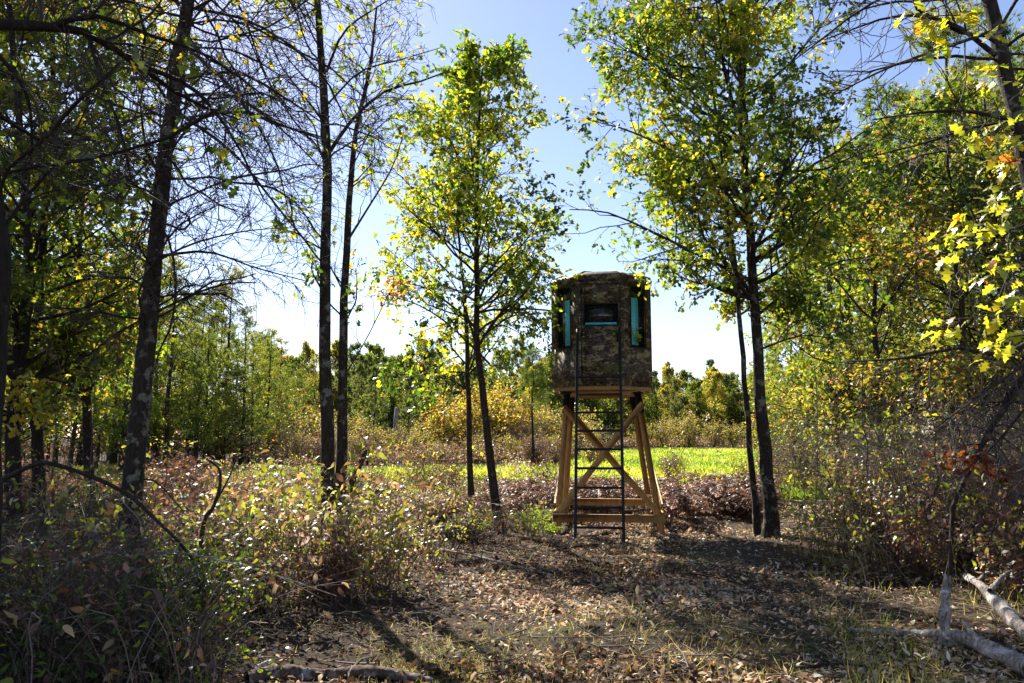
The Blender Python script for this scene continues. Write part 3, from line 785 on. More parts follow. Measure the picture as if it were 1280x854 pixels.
# --- the pair of slim trees in the left brush
def pair_trees():
    A = trunk_path([(412, 716), (411, 640), (410, 540), (408, 430), (410, 320), (413, 220), (410, 120), (405, 40), (398, -40), (392, -110)], 9.1, 9.2, wob=0.006, seed=7)
    st = [(A, taper(26, 0.092, 0.03))]
    ex = [([at(412, 190, 9.1), at(440, 150, 9.0), at(480, 115, 8.9), at(525, 102, 8.8), at(562, 88, 8.7)], 0.028, 0.008),
          ([at(410, 130, 9.1), at(450, 90, 9.0), at(500, 75, 8.9), at(550, 60, 8.8)], 0.016, 0.005),
          ([at(408, 90, 9.1), at(430, 40, 9.2), at(470, 10, 9.3), at(520, -20, 9.3)], 0.02, 0.006),
          ([at(410, 160, 9.1), at(380, 120, 9.2), at(350, 80, 9.3), at(330, 30, 9.4)], 0.016, 0.005)]
    limbs, tw, cr = bare(41, st, 26, lambda t: np.interp(t, [0.3, 0.6, 1], [0.5, 1.1, 1.2]), (0.35, 0.99), 6, 3, 0.03, (40, 75), ex, leafk=5, lsize=0.095, cols=YGREENS, lkeep=0.30)
    r = rg(43); T = A[-6:]
    Q, RR = spawn(T[None], np.full((1, 6), 0.03), 14, r, (0, 1), (40, 80), 0.9, 0.06, 0.12, 6, 0.4, 0.005)
    Q2, _ = spawn(Q, RR, 5, r, (0.2, 1), (30, 60), 0.4, 0.02, 0.15, 4)
    foliage(cr, Q2, 7, r, OAKLITE, 0.10, YGREENS, LF(44, 0.9), (0.1, 1), 0.06)
    plant_tree('oak_tree', 'slim trunk with a long bare limb, thicker of a close pair in the brush', 'bark', st, limbs, tw, cr)
    B = trunk_path([(426, 698), (427, 620), (428, 540), (430, 430), (433, 330), (439, 240), (449, 150), (463, 80), (470, 10)], 10.6, 10.8, wob=0.006, seed=8)
    st = [(B, taper(26, 0.092, 0.014))]
    ex = [([at(435, 300, 10.6), at(460, 260, 10.5), at(490, 210, 10.4), at(505, 165, 10.3)], 0.02, 0.006),
          ([at(431, 470, 10.6), at(460, 420, 10.5), at(485, 370, 10.4), at(500, 350, 10.4)], 0.010, 0.004),
          ([at(432, 370, 10.6), at(400, 310, 10.7), at(370, 270, 10.8)], 0.012, 0.004)]
    limbs, tw, cr = bare(45, st, 26, lambda t: np.interp(t, [0.3, 0.6, 1], [0.6, 1.3, 0.8]), (0.38, 0.99), 6, 3, 0.05, (35, 70), ex, leafk=4, lsize=0.09, cols=YGREENS, lkeep=0.22)
    plant_tree('oak_tree', 'slim pale barked trunk leaning apart from its thicker twin in the brush', 'bark', st, limbs, tw, cr)
pair_trees()

# --- big tree just outside the left edge, its heavy limb reaching across
def edge_tree():
    A = trunk_path([(-52, 930), (-46, 800), (-36, 600), (-24, 450), (-12, 330), (-22, 200), (-30, 60), (-40, -100), (-50, -300)], 4.7, 4.9, n=30, wob=0.008, seed=9)
    st = [(A, taper(30, 0.17, 0.09))]
    ex = [([at(-20, 30, 4.8), at(60, 34, 5.2), at(110, 42, 5.4), at(170, 80, 5.7), at(235, 125, 6.1), at(300, 150, 6.4)], 0.042, 0.008),
          ([at(60, 34, 5.2), at(120, 20, 5.3), at(190, 45, 5.5), at(260, 70, 5.8), at(330, 120, 6.0)], 0.022, 0.006),
          ([at(170, 80, 5.7), at(240, 110, 5.8), at(290, 170, 5.9), at(330, 250, 6.0)], 0.022, 0.006),
          ([at(110, 42, 5.4), at(130, 110, 5.3), at(150, 160, 5.3), at(165, 230, 5.3)], 0.016, 0.005),
          ([at(-14, 310, 4.7), at(30, 250, 5.0), at(80, 190, 5.2), at(120, 110, 5.4)], 0.016, 0.005),
          ([at(-10, 60, 4.8), at(30, 110, 5.0), at(40, 170, 5.1), at(35, 240, 5.2)], 0.016, 0.005)]
    limbs, tw, cr = bare(51, st, 16, lambda t: 1.4 + 0 * t, (0.5, 0.95), 12, 5, -0.03, (55, 90), ex, leafk=5, lsize=0.11, cols=GREENS, leaf=OAK, lkeep=0.05)
    plant_tree('maple_tree', 'dark broad trunk with a heavy bare limb arching over the brush', 'darkbark', st, limbs, tw, cr)
edge_tree()

# --- leafy trees in the shade at the left
def left_leafy():
    specs = [([(18, 690), (16, 600), (17, 520), (26, 430), (34, 330), (30, 200), (20, 60), (15, -60)], 9.5, 0.10, 71, 'dark slim maple in shade whose trunk curves behind the broad edge trunk', GREENS, 1.7),
             ([(118, 640), (110, 560), (104, 440), (96, 330), (100, 200), (110, 60), (120, -60)], 13.0, 0.085, 73, 'leafy maple with scattered orange leaves behind the lichen spotted trunk', AUTUMN[:5], 2.0),
             ([(52, 660), (46, 560), (44, 470), (50, 360), (62, 240), (70, 100), (74, -40)], 11.2, 0.09, 75, 'leafy green maple with a straight trunk standing deep in shade', GREENS, 1.9),
             ([(-60, 640), (-58, 500), (-60, 350), (-50, 200), (-46, 50), (-40, -100)], 12.0, 0.12, 77, 'full green maple at the shaded edge of the wood', GREENS, 2.4)]
    for pts, Y, r0, seed, lab, cols, L in specs:
        A = trunk_path(pts, Y, Y + 0.3, wob=0.02, seed=seed); st = [(A, taper(26, r0, 0.025))]
        limbs, tw, cr = broadleaf(seed, st, lambda t, L=L: np.interp(t, [0.25, 0.5, 1], [0.7 * L, L, 0.8 * L]), 46, 7, 5, OAKLITE, 0.11, cols, 6, tr1=(0.22, 0.99), up1=0.03, keep=1.0, spread=0.07)
        plant_tree('maple_tree', lab, 'darkbark', st, limbs, tw, cr)
left_leafy()

# ------------------------------------------------------------------ prototypes for woods, scattered as single trees
NEEDLE = (np.array([(0, .5, 0), (0, -.5, 0), (1, 0, 0)], float), np.zeros((0, 4), int), np.array([[0, 1, 2]]))
def tufts(buf, pos, tan, k, r, L, w, cols, fld):
    n = len(pos); p = np.repeat(pos, k, 0); t = np.repeat(tan, k, 0)
    d = t * 0.7 + r.normal(0, 0.6, (n * k, 3)); nr = r.normal(0, 1, (n * k, 3))
    c = np.repeat(pal_field(cols, fld, pos, r, 0.2, 0.5), k, 0)
    leaves(buf, NEEDLE, p, d, nr, L * r.uniform(0.7, 1.2, n * k), c, w / L)

PINEC = [(0.06, 0.095, 0.022), (0.095, 0.14, 0.028), (0.15, 0.19, 0.035), (0.24, 0.25, 0.045)]
def proto_pine(seed, H=11.0, spread=2.3, low=0.22, L=0.16, w=0.016, k2=9, nn=9, dens=3, cols=PINEC):
    r = rg(seed); P = np.zeros((16, 3)); P[:, 2] = np.linspace(-0.15, H, 16); P[1:, :2] += np.cumsum(r.normal(0, 0.03, (15, 2)), 0)
    Rd = taper(16, 0.014 * H, 0.012)
    Q, RR = spawn(P[None], Rd[None], 74, r, (low, 0.99), (65, 95), lambda t, i: spread * (1.12 - t) * 1.1 + 0.15, 0.06, 0.08, 8, 0.22, 0.008)
    Q2, R2 = spawn(Q, RR, k2, r, (0.25, 1.0), (25, 65), lambda t, i: 0.42 + 0 * t, 0.05, 0.15, 4, 0.5, 0.005, flat=0.6)
    D, DR = spawn(P[None], Rd[None], 26, r, (0.05, low + 0.05), (75, 105), 0.9, -0.02, 0.12, 6, 0.15, 0.006)
    D2, _ = spawn(D, DR, 4, r, (0.3, 1.0), (30, 60), 0.4, -0.02, 0.15, 4, 0.5, 0.004)
    crown = Buf(); pos, tan = along(Q2, dens, r, (0.2, 1.0), 0.03); tufts(crown, pos, tan, nn, r, L, w, cols, LF(seed, 0.8))
    return [(P, Rd)], [(Q, RR), (D, DR)], [(Q2, R2, TW), (D2, np.full(D2.shape[:2], 0.004), TW)], crown

def proto_broad(seed, H=8.5, spread=2.2, low=0.25, lsize=0.14, cols=YGREENS, n1=38, k2=6, k3=4, lpt=4, leaf=DIAMOND, r0=0.09, up1=0.06, lean=0.03):
    r = rg(seed); P = np.zeros((16, 3)); P[:, 2] = np.linspace(-0.15, H, 16); P[1:, :2] += np.cumsum(r.normal(0, lean, (15, 2)), 0)
    Rd = taper(16, r0, 0.02)
    prof = lambda t: np.interp(t, [low, 0.5, 0.75, 1], [0.7 * spread, spread, 0.8 * spread, 0.3 * spread])
    limbs, tw, cr = broadleaf(seed, [(P, Rd)], prof, n1, k2, k3, leaf, lsize, cols, lpt, (45, 75), up1, (low, 0.99), spread=0.10)
    return [(P, Rd)], limbs, tw, cr

def proto_shrub(seed, H=3.0, spread=1.8, lsize=0.14, cols=YGREENS, stems=9, k1=7, k2=5, lpt=4, leaf=DIAMOND, bare_=1.0, up=0.05, r0=0.02, tint=TW, lf_mat='leaf', spr=0.06, rmin=0.0025):
    r = rg(seed); S = np.zeros((stems, 8, 3)); a = r.uniform(0, 2 * PI, stems)
    for j in range(8):
        f = j / 7; sp = spread * (f ** 1.3) * r.uniform(0.75, 1.0)
        S[:, j, 0] = np.cos(a) * (0.06 + sp * r.uniform(0.6, 1.1, stems)); S[:, j, 1] = np.sin(a) * (0.06 + sp * r.uniform(0.6, 1.1, stems)); S[:, j, 2] = -0.06 + H * f * r.uniform(0.9, 1.0)
    S[..., :2] *= r.uniform(0.3, 1.0, (stems, 1, 1)); S[..., 2] *= r.uniform(0.55, 1.05, (stems, 1))
    for i in range(stems): S[i] = catmull(S[i, [0, 2, 5, 7]], 8)
    SR = np.linspace(r0, r0 * 0.25, 8)[None] * r.uniform(0.5, 1.1, (stems, 1))
    Q, RR = spawn(S, SR, k1, r, (0.15, 1.0), (30, 70), H * 0.32, up, 0.15, 6, 0.6, rmin * 1.3)
    Q2, R2 = spawn(Q, RR, k2, r, (0.2, 1.0), (25, 65), H * 0.15, 0.02, 0.2, 4, 0.6, rmin)
    cr = Buf(); K = Q2 if bare_ >= 1 else Q2[r.random(len(Q2)) < bare_]
    if len(K): foliage(cr, K, lpt, r, leaf, lsize, cols, LF(seed + 1, 1.4 / max(H, .5) * 2), (0.1, 1), spr, 0.2, 0.6, 0.6)
    return S, SR, (Q, RR), (Q2, R2), cr, tint, lf_mat

def shrub_thing(pr, name, label, cat, group, loc):
    S, SR, (Q, RR), (Q2, R2), cr, tint, lm = pr
    root = thing(name, label, cat, loc, group)
    b = Buf(); tubes(b, S, SR, 5, tint); tubes(b, Q, RR, 4, tint, cap=False); tubes(b, Q2, R2, 3, tint, cap=False)
    tag(b.build('stem', M['twig'], root), kind='stuff')
    if cr.n: cr.build('foliage', M[lm], root)
    return root

def tree_thing(pr, bark, name, label, cat, group, loc, lm='leaf'):
    st, limbs, tw, cr = pr
    root = thing(name, label, cat, loc, group)
    b = Buf()
    for P, Rd in st: tubes(b, P, Rd, 8, bump=0.03)
    for P, Rd in limbs: tubes(b, P, Rd, 4, cap=False)
    tag(b.build('trunk', M[bark], root, smooth=True, color=False), kind=None)
    b = Buf()
    for P, Rd, c in tw: tubes(b, P, Rd, 3, c, cap=False)
    tag(b.build('branchwork', M['twig'], root), kind='stuff')
    cr.build('crown', M[lm], root)
    return root

class Scatter:
    """the first placing moves the prototype itself, later ones copy it with its parts"""
    def __init__(s, root): s.root = root; s.used = False
    def put(s, x, y, sc=1.0, rz=0.0, label=None, group=None, sink=0.0, sz=None):
        o = s.root if not s.used else copy_tree(s.root)
        s.used = True
        o.location = (float(x), float(y), float(gz(x, y)) - sink); o.rotation_euler = (0, 0, float(rz)); o.scale = (float(sc), float(sc), float(sz if sz else sc))
        if label: o['label'] = label
        if group: o['group'] = group
        return o

# --- mid woods
pineA = Scatter(tree_thing(proto_pine(101, low=0.16, dens=4, nn=9, w=0.02, k2=9), 'brownbark', 'pine_tree', 'x', 'pine tree', 'g', (0, 0, 0), 'needle'))
pineB = Scatter(tree_thing(proto_pine(103, 10, 2.8, 0.10, dens=4, nn=9, w=0.02, k2=9), 'brownbark', 'pine_tree', 'x', 'pine tree', 'g', (0, 0, 0), 'needle'))
mapA = Scatter(tree_thing(proto_broad(111, 9, 2.5, 0.12, 0.14, [(0.07, 0.11, 0.018), (0.11, 0.16, 0.02), (0.17, 0.22, 0.025), (0.25, 0.27, 0.03)], 44, 6, 5, 4), 'brownbark', 'maple_tree', 'x', 'tree', 'g', (0, 0, 0)))
mapB = Scatter(tree_thing(proto_broad(113, 8, 2.3, 0.08, 0.13, [(0.05, 0.09, 0.014), (0.09, 0.13, 0.02), (0.16, 0.16, 0.03), (0.22, 0.18, 0.04), (0.22, 0.14, 0.05)], 44, 6, 5, 4), 'brownbark', 'oak_tree', 'x', 'tree', 'g', (0, 0, 0)))
mapC = Scatter(tree_thing(proto_broad(115, 9.5, 2.8, 0.2, 0.13, [(0.04, 0.065, 0.018), (0.06, 0.09, 0.02), (0.085, 0.115, 0.022), (0.14, 0.15, 0.03)], 42, 6, 5, 4), 'darkbark', 'oak_tree', 'x', 'tree', 'g', (0, 0, 0)))
rw = rg(200)
def L_put(sc, px, Y, s, lab, grp, sz=None): return sc.put(hx(px, Y), Y, s, rw.uniform(0, 6.28), lab, grp, sz=sz)
GL = 'trees across the clearing behind the lichen spotted trunk'
lp = 'feathery pine in the wood behind the left part of the clearing'
lb = 'yellow green maple in the wood behind the left part of the clearing'
lo = 'olive green oak in the wood behind the left part of the clearing'
for px, Y, s, k in [(252, 44, 0.80, 0), (285, 46, 0.95, 0), (200, 42, 1.0, 1), (318, 50, 0.75, 1), (338, 52, 0.72, 0), (150, 44, 1.1, 0), (228, 52, 1.0, 1), (270, 54, 0.9, 1), (110, 46, 1.2, 1), (60, 48, 1.25, 0), (15, 46, 1.3, 1), (-40, 48, 1.3, 0), (180, 60, 1.2, 0), (300, 62, 0.95, 1), (215, 38, 0.85, 0), (240, 48, 0.95, 1), (262, 39, 0.75, 1), (352, 60, 0.75, 0), (372, 66, 0.7, 1), (395, 70, 0.72, 0), (308, 43, 0.72, 0), (190, 52, 1.1, 0), (330, 58, 0.85, 1), (165, 36, 0.8, 1), (276, 49, 0.9, 0)]:
    L_put((pineA, pineB)[k], px, Y, s * 1.12, lp, GL)
for px, Y, s, k in [(232, 40, 0.62, 0), (268, 42, 0.66, 0), (298, 45, 0.6, 1), (175, 40, 0.8, 0), (130, 38, 0.9, 1), (80, 40, 1.0, 0), (30, 37, 1.0, 1), (-20, 40, 1.1, 0), (345, 56, 0.62, 1), (205, 47, 0.85, 1), (100, 30, 0.85, 0), (40, 26, 0.85, 1), (-30, 30, 0.9, 0), (145, 50, 1.1, 1), (250, 37, 0.5, 0), (220, 44, 0.75, 0), (320, 47, 0.55, 0), (285, 40, 0.5, 1), (160, 33, 0.6, 0), (70, 33, 0.8, 0), (240, 56, 0.9, 0), (120, 56, 1.2, 0)]:
    L_put((mapA, mapB)[k], px, Y, s * 1.1, (lb, lo)[k], GL)
# right wood
GR = 'trees in the tangled wood right of the path'
rp = 'dark pine in the tangled wood right of the path'
rb = 'pale green maple in the tangled wood right of the path'
ro = 'olive brown oak in the tangled wood right of the path'
rd = 'full deep green oak in the tangled wood right of the path'
for px, Y, s, k in [(1040, 24, 0.85, 0), (1120, 22, 0.95, 1), (1210, 20, 1.0, 0), (1300, 22, 1.1, 1), (1080, 32, 1.1, 1), (1170, 30, 1.15, 0), (1260, 30, 1.2, 1), (1000, 36, 0.95, 0), (1350, 26, 1.2, 0)]:
    L_put((pineA, pineB)[k], px, Y, s * 1.25, rp, GR)
for px, Y, s, k in [(1060, 19, 0.75, 0), (1100, 17.5, 0.85, 1), (1200, 16, 0.9, 1), (1250, 17, 0.85, 2), (1015, 28, 0.85, 1), (985, 40, 0.85, 0), (1140, 25, 1.1, 0), (1230, 24, 1.15, 1), (1080, 26, 1.0, 0), (1290, 19, 1.1, 1), (960, 48, 0.75, 1), (1045, 40, 1.0, 0)]:
    L_put((mapA, mapB, mapC)[k], px, Y, s * 1.2, (rb, ro, rd)[k], GR)

# --- far treeline across the field
farC = [Scatter(tree_thing(proto_broad(300 + i, H, sp*1.2, 0.03, 0.22, c, 64, 7, 4, 6, r0=0.10), 'brownbark', nm, 'x', 'tree', 'g', (0, 0, 0))) for i, (nm, H, sp, c) in enumerate([
    ('maple_tree', 9, 2.4, [(0.06, 0.09, 0.02), (0.10, 0.14, 0.025), (0.16, 0.19, 0.03)]),
    ('birch_tree', 10, 2.0, [(0.14, 0.16, 0.03), (0.22, 0.22, 0.035), (0.32, 0.26, 0.04)]),
    ('oak_tree', 8, 2.6, [(0.10, 0.10, 0.03), (0.16, 0.13, 0.04), (0.22, 0.13, 0.05)])])]
farP = [Scatter(tree_thing(proto_pine(310, 11, 2.2, 0.03, 0.30, 0.045, 10, 9, 3, [(0.07, 0.10, 0.045), (0.10, 0.13, 0.05), (0.15, 0.17, 0.06)]), 'brownbark', 'pine_tree', 'x', 'pine tree', 'g', (0, 0, 0), 'needle'))]
FT = ['distant rounded green maple in the treeline beyond the field', 'distant yellowing birch in the treeline beyond the field', 'distant russet oak in the treeline beyond the field', 'distant dark pointed pine in the treeline beyond the field']
GF = 'far treeline beyond the field'
rf = rg(400)
for row, (Y, n, s0, x0, x1) in enumerate([(80, 16, 0.85, 330, 560), (92, 26, 0.98, 330, 720), (108, 28, 1.2, 320, 740), (126, 24, 1.4, 320, 740), (135, 30, 1.10, 660, 1010), (150, 32, 1.3, 640, 1060), (175, 28, 1.55, 600, 1060)]):
    for i in range(n):
        px = x0 + (x1 - x0) * (i + rf.uniform(0.1, 0.9)) / n; Yv = Y + rf.uniform(-5, 5)
        k = rf.choice(4, p=[0.34, 0.2, 0.14, 0.32]); sct = farP[0] if k == 3 else farC[k]
        sct.put(hx(px, Yv), Yv, s0 * rf.uniform(0.6, 1.15), rf.uniform(0, 6.28), FT[k], GF, sz=s0 * rf.uniform(0.7, 1.25))
# trees standing singly beyond the clearing
o = farP[0].put(hx(470, 70), 70, 0.72, 1.0, 'dark blue green spruce in front of the far treeline', 'lone trees beyond the clearing')
farP[0].put(hx(513, 72), 72, 0.66, 2.0, 'dark blue green spruce in front of the far treeline', 'lone trees beyond the clearing')
thin = Scatter(tree_thing(proto_pine(320, 6.4, 1.3, 0.5, 0.2, 0.02, 7, 8, 2), 'darkbark', 'pine_tree', 'x', 'pine tree', None, (0, 0, 0), 'needle'))
o = thin.put(hx(664, 42), 42, 1.0, 0.5, 'thin lone pine with a bare lower trunk beyond the brown brush')
o.pop('group') if 'group' in o.keys() else None
yel = [(0.10, 0.11, 0.025), (0.16, 0.16, 0.035), (0.24, 0.20, 0.045), (0.32, 0.25, 0.04), (0.24, 0.16, 0.06)]
oli = [(0.08, 0.09, 0.03), (0.13, 0.13, 0.04), (0.18, 0.16, 0.055), (0.22, 0.17, 0.08)]
bigA = Scatter(shrub_thing(proto_shrub(330, 4.6, 2.0, 0.22, yel, 12, 8, 6, 4, r0=0.04, rmin=0.006), 'large_bush', 'x', 'bush', 'g', (0, 0, 0)))
bigB = Scatter(shrub_thing(proto_shrub(332, 4.2, 2.2, 0.20, oli, 12, 8, 6, 4, r0=0.04, rmin=0.006), 'large_bush', 'x', 'bush', 'g', (0, 0, 0)))
GB = 'large bushes along the clearing'
for px, Y, s in [(556, 54, 0.95), (578, 57, 1.12), (632, 58, 1.15), (650, 55, 0.9), (612, 62, 1.2)]:
    bigA.put(hx(px, Y), Y, s, rf.uniform(0, 6.28), 'large yellow leaved bush rising behind the brown brush', GB)
for px, Y, s in [(826, 104, 0.85), (858, 104, 1.15), (888, 106, 0.9), (912, 104, 0.8), (938, 98, 0.9), (845, 110, 1.0), (800, 106, 0.8)]:
    bigB.put(hx(px, Y), Y, s, rf.uniform(0, 6.28), 'rounded olive bush at the far edge of the green field', GB)
for px, Y, s in [(395, 62, 0.9), (430, 64, 0.8), (370, 58, 0.85), (455, 68, 0.8), (690, 60, 0.9), (720, 64, 0.95), (535, 66, 0.8), (675, 66, 1.0)]:
    bigB.put(hx(px, Y), Y, s, rf.uniform(0, 6.28), 'loose olive bush behind the brown brush of the clearing', GB)
for px, Y, s in [(380, 46, 0.42), (412, 50, 0.5), (448, 47, 0.38), (480, 52, 0.5), (520, 48, 0.42), (552, 46, 0.36), (595, 50, 0.45), (640, 47, 0.4), (668, 50, 0.5), (700, 46, 0.4), (740, 52, 0.55), (350, 50, 0.5), (500, 58, 0.55), (430, 56, 0.5), (575, 55, 0.5)]:
    bigB.put(hx(px, Y), Y, s, rf.uniform(0, 6.28), 'small olive bush standing in the brown weeds beyond the clearing', 'small bushes in the brown weeds', sz=s * rf.uniform(0.8, 1.3))
# pale snag between the pair and the spruces
b = Buf(); p0 = np.array([hx(497, 60), 60, -0.1]); tubes(b, np.array([p0, p0 + (0.03, 0, 1.6), p0 + (-0.03, 0, 3.0), p0 + (0.02, 0, 4.0)]), np.array([0.22, 0.2, 0.18, 0.12]), 8, bump=0.05)
o = b.build('dead_trunk', M['deadwood'], None, smooth=True, color=False); tag(o, 'pale broken dead trunk standing beyond the clearing', 'dead tree')

# ------------------------------------------------------------------ brush, bracken and shrubs
BROWNS = [(0.11, 0.06, 0.032), (0.19, 0.12, 0.055), (0.28, 0.20, 0.11), (0.36, 0.28, 0.18), (0.26, 0.23, 0.06), (0.26, 0.28, 0.03), (0.20, 0.24, 0.03)]
RUST = [(0.07, 0.032, 0.022), (0.11, 0.052, 0.034), (0.16, 0.085, 0.055), (0.22, 0.13, 0.085)]
STEMC = np.array([0.10, 0.062, 0.045])
bramA = Scatter(shrub_thing(proto_shrub(501, 1.15, 0.8, 0.078, BROWNS, 9, 5, 4, 3, OVATE, 0.6, 0.0, 0.010, STEMC, 'dryleaf', 0.03, 0.0014), 'bramble_bush', 'x', 'bush', 'g', (0, 0, 0)))
bramB = Scatter(shrub_thing(proto_shrub(503, 1.0, 0.75, 0.075, [(0.17, 0.11, 0.075), (0.31, 0.23, 0.17), (0.44, 0.36, 0.29), (0.18, 0.20, 0.03), (0.26, 0.28, 0.03)], 9, 5, 4, 3, OVATE, 0.55, 0.0, 0.010, STEMC, 'dryleaf', 0.03, 0.0014), 'bramble_bush', 'x', 'bush', 'g', (0, 0, 0)))
thick = Scatter(shrub_thing(proto_shrub(505, 1.1, 0.7, 0.06, RUST, 22, 8, 6, 2, CURL, 0.35, -0.02, 0.008, STEMC, 'dryleaf', 0.03, 0.0016), 'twiggy_bush', 'x', 'bush', 'g', (0, 0, 0)))
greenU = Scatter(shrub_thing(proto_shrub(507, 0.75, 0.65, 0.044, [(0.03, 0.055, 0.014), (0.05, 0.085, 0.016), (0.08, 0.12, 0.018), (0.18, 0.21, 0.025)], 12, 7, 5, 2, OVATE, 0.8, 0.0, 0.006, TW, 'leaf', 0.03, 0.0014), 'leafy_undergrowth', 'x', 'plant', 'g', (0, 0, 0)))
yellU = Scatter(shrub_thing(proto_shrub(509, 1.1, 0.5, 0.07, [(0.12, 0.16, 0.02), (0.22, 0.26, 0.025), (0.33, 0.33, 0.03), (0.36, 0.28, 0.03)], 5, 5, 3, 3, OVATE, 0.6, 0.02, 0.006, TW, 'leaf', 0.03, 0.0014), 'leafy_sapling', 'x', 'sapling', 'g', (0, 0, 0)))
tallA = Scatter(shrub_thing(proto_shrub(511, 2.3, 1.2, 0.075, [(0.09, 0.075, 0.04), (0.16, 0.12, 0.06), (0.24, 0.18, 0.10), (0.17, 0.18, 0.035), (0.24, 0.25, 0.03)], 10, 7, 5, 2, OVATE, 0.5, 0.0, 0.010, TWP * 0.7, 'dryleaf', 0.04, 0.0022), 'tall_thicket_bush', 'x', 'bush', 'g', (0, 0, 0)))
tallB = Scatter(shrub_thing(proto_shrub(513, 2.6, 1.3, 0.08, YGREENS, 10, 7, 5, 2, OVATE, 0.4, 0.0, 0.011, TWP * 0.8, 'leaf', 0.04, 0.0022), 'tall_thicket_bush', 'x', 'bush', 'g', (0, 0, 0)))
barT = Scatter(shrub_thing(proto_shrub(515, 2.0, 1.2, 0.06, RUST, 18, 9, 7, 2, CURL, 0.12, -0.03, 0.011, TWP, 'dryleaf', 0.03, 0.0018), 'bare_thicket_bush', 'x', 'bush', 'g', (0, 0, 0)))

def proto_fern(seed, n=16, H=0.75, L=1.0, cols=RUST):
    r = rg(seed); b = Buf(); st = Buf()
    a = r.uniform(0, 2 * PI, n); P = np.zeros((n, 9, 3)); t = np.linspace(0, 1, 9)
    reach = L * r.uniform(0.5, 1.0, n); hh = H * r.uniform(0.6, 1.1, n)
    P[:, :, 0] = np.cos(a)[:, None] * reach[:, None] * t ** 1.2; P[:, :, 1] = np.sin(a)[:, None] * reach[:, None] * t ** 1.2
    P[:, :, 2] = -0.03 + hh[:, None] * np.sin(t * 2.35)[None] * 1.0
    P += np.cumsum(r.normal(0, 0.012, P.shape), 1)
    tubes(st, P, np.linspace(0.005, 0.0015, 9)[None].repeat(n, 0), 4, STEMC, cap=False)
    for s in (-1, 1):
        k = 14; idx = np.repeat(np.arange(n), k); tt = np.tile(np.linspace(0.25, 0.98, k), n)
        u = tt * 7.999; i = u.astype(int); f = (u - i)[:, None]
        p = P[idx, i] * (1 - f) + P[idx, i + 1] * f; tan = norm(P[idx, i + 1] - P[idx, i])
        sd = norm(np.cross(tan, np.array([0, 0, 1.0]))) * s
        d = sd + tan * 0.35 + r.normal(0, 0.28, p.shape); d[:, 2] -= 0.35
        nr = r.normal(0, 0.5, p.shape); nr[:, 2] += 0.6
        leaves(b, CURL, p, d, nr, 0.34 * np.sin((1.05 - tt * 0.9) * 1.7) * L * r.uniform(0.6, 1.1, len(p)) * 0.75, pal(cols, r, len(p)), 0.34)
    return st, b
def fern_thing(pr, label, group, lm='dryleaf'):
    st, b = pr; root = thing('bracken_fern', label, 'fern', (0, 0, 0), group)
    tag(st.build('stem', M['twig'], root), kind='stuff'); tag(b.build('frond', M[lm], root), kind='stuff'); return root
fernA = Scatter(fern_thing(proto_fern(521), 'x', 'g')); fernB = Scatter(fern_thing(proto_fern(523, 20, 0.85, 0.95, [(0.05, 0.026, 0.02), (0.09, 0.045, 0.032), (0.15, 0.085, 0.06), (0.26, 0.17, 0.12)]), 'x', 'g'))
fernG = Scatter(fern_thing(proto_fern(525, 16, 0.42, 0.6, [(0.10, 0.17, 0.02), (0.18, 0.26, 0.025), (0.26, 0.33, 0.03)]), 'x', 'g', 'leaf'))

rs = rg(600)
def scatter(sct, pts, lab, grp, s=(0.8, 1.2), hmax=None, H=1.0):
    for x, y in pts:
        sc = rs.uniform(*s); sz = sc
        if hmax is not None: sz = min(sc * H, hmax(x, y)) / H; sc = max(sz, sc * 0.75)
        sct.put(x, y, sc, rs.uniform(0, 6.28), lab, grp, sz=sz)
def pts_px(n, x0, x1, Y0, Y1, ok=None, pw=1.0):
    out = []
    while len(out) < n:
        Y = Y0 + (Y1 - Y0) * rs.random() ** pw; px = rs.uniform(x0, x1); x = hx(px, Y)
        if ok is None or ok(x, Y, px): out.append((x, Y))
    return out
def left_edge(Y): return np.interp(Y, [4.5, 5.5, 6.5, 7.5, 8.5, 10, 12, 13.5], [170, 215, 280, 390, 490, 560, 590, 560]) + rs.uniform(-90, 45)
hm = lambda x, y: max(0.28, (1.42 - 0.054 * y)) * rs.uniform(0.45, 1.25)
okL = lambda x, Y, px: px < left_edge(Y)
GBR = 'brush left of the path'
for px_, Y_, s_ in [(418, 8.3, 1.25), (398, 8.8, 1.15), (340, 7.8, 1.0), (505, 9.2, 1.05), (545, 10.5, 1.0), (460, 8.6, 0.95), (270, 7.6, 1.0), (300, 8.8, 1.1)]:
    bramA.put(hx(px_, Y_), Y_, s_, rs.uniform(0, 6.28), 'taller bramble bush with tan and yellow leaves rising above the left brush', GBR)
scatter(bramA, pts_px(30, 130, 600, 6.4, 13.5, okL), 'tan and yellow leaved bramble bush in the sunny brush left of the path', GBR, (0.5, 1.25), hm, 1.15)
scatter(bramB, pts_px(28, 150, 600, 6.6, 14, okL), 'pale leaved bramble bush in the sunny brush left of the path', GBR, (0.5, 1.25), hm, 1.0)
scatter(thick, pts_px(20, 150, 610, 7.0, 15, okL), 'rust brown twiggy bush in the sunny brush left of the path', GBR, (0.8, 1.15), hm, 1.1)
scatter(yellU, pts_px(22, 100, 600, 6.2, 13, okL), 'thin sapling with bright yellow green leaves in the brush', GBR, (0.7, 1.1), hm, 1.1)
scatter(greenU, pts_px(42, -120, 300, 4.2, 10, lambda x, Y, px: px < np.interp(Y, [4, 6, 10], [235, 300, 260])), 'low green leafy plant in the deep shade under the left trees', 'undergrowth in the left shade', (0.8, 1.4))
scatter(bramA, pts_px(12, -120, 260, 7, 12), 'brown leaved bramble bush in the shade under the left trees', 'undergrowth in the left shade', (0.8, 1.1))
scatter(thick, pts_px(26, -120, 300, 4.6, 16), 'dark twiggy bush in the shade under the left trees', 'undergrowth in the left shade', (0.8, 1.15))
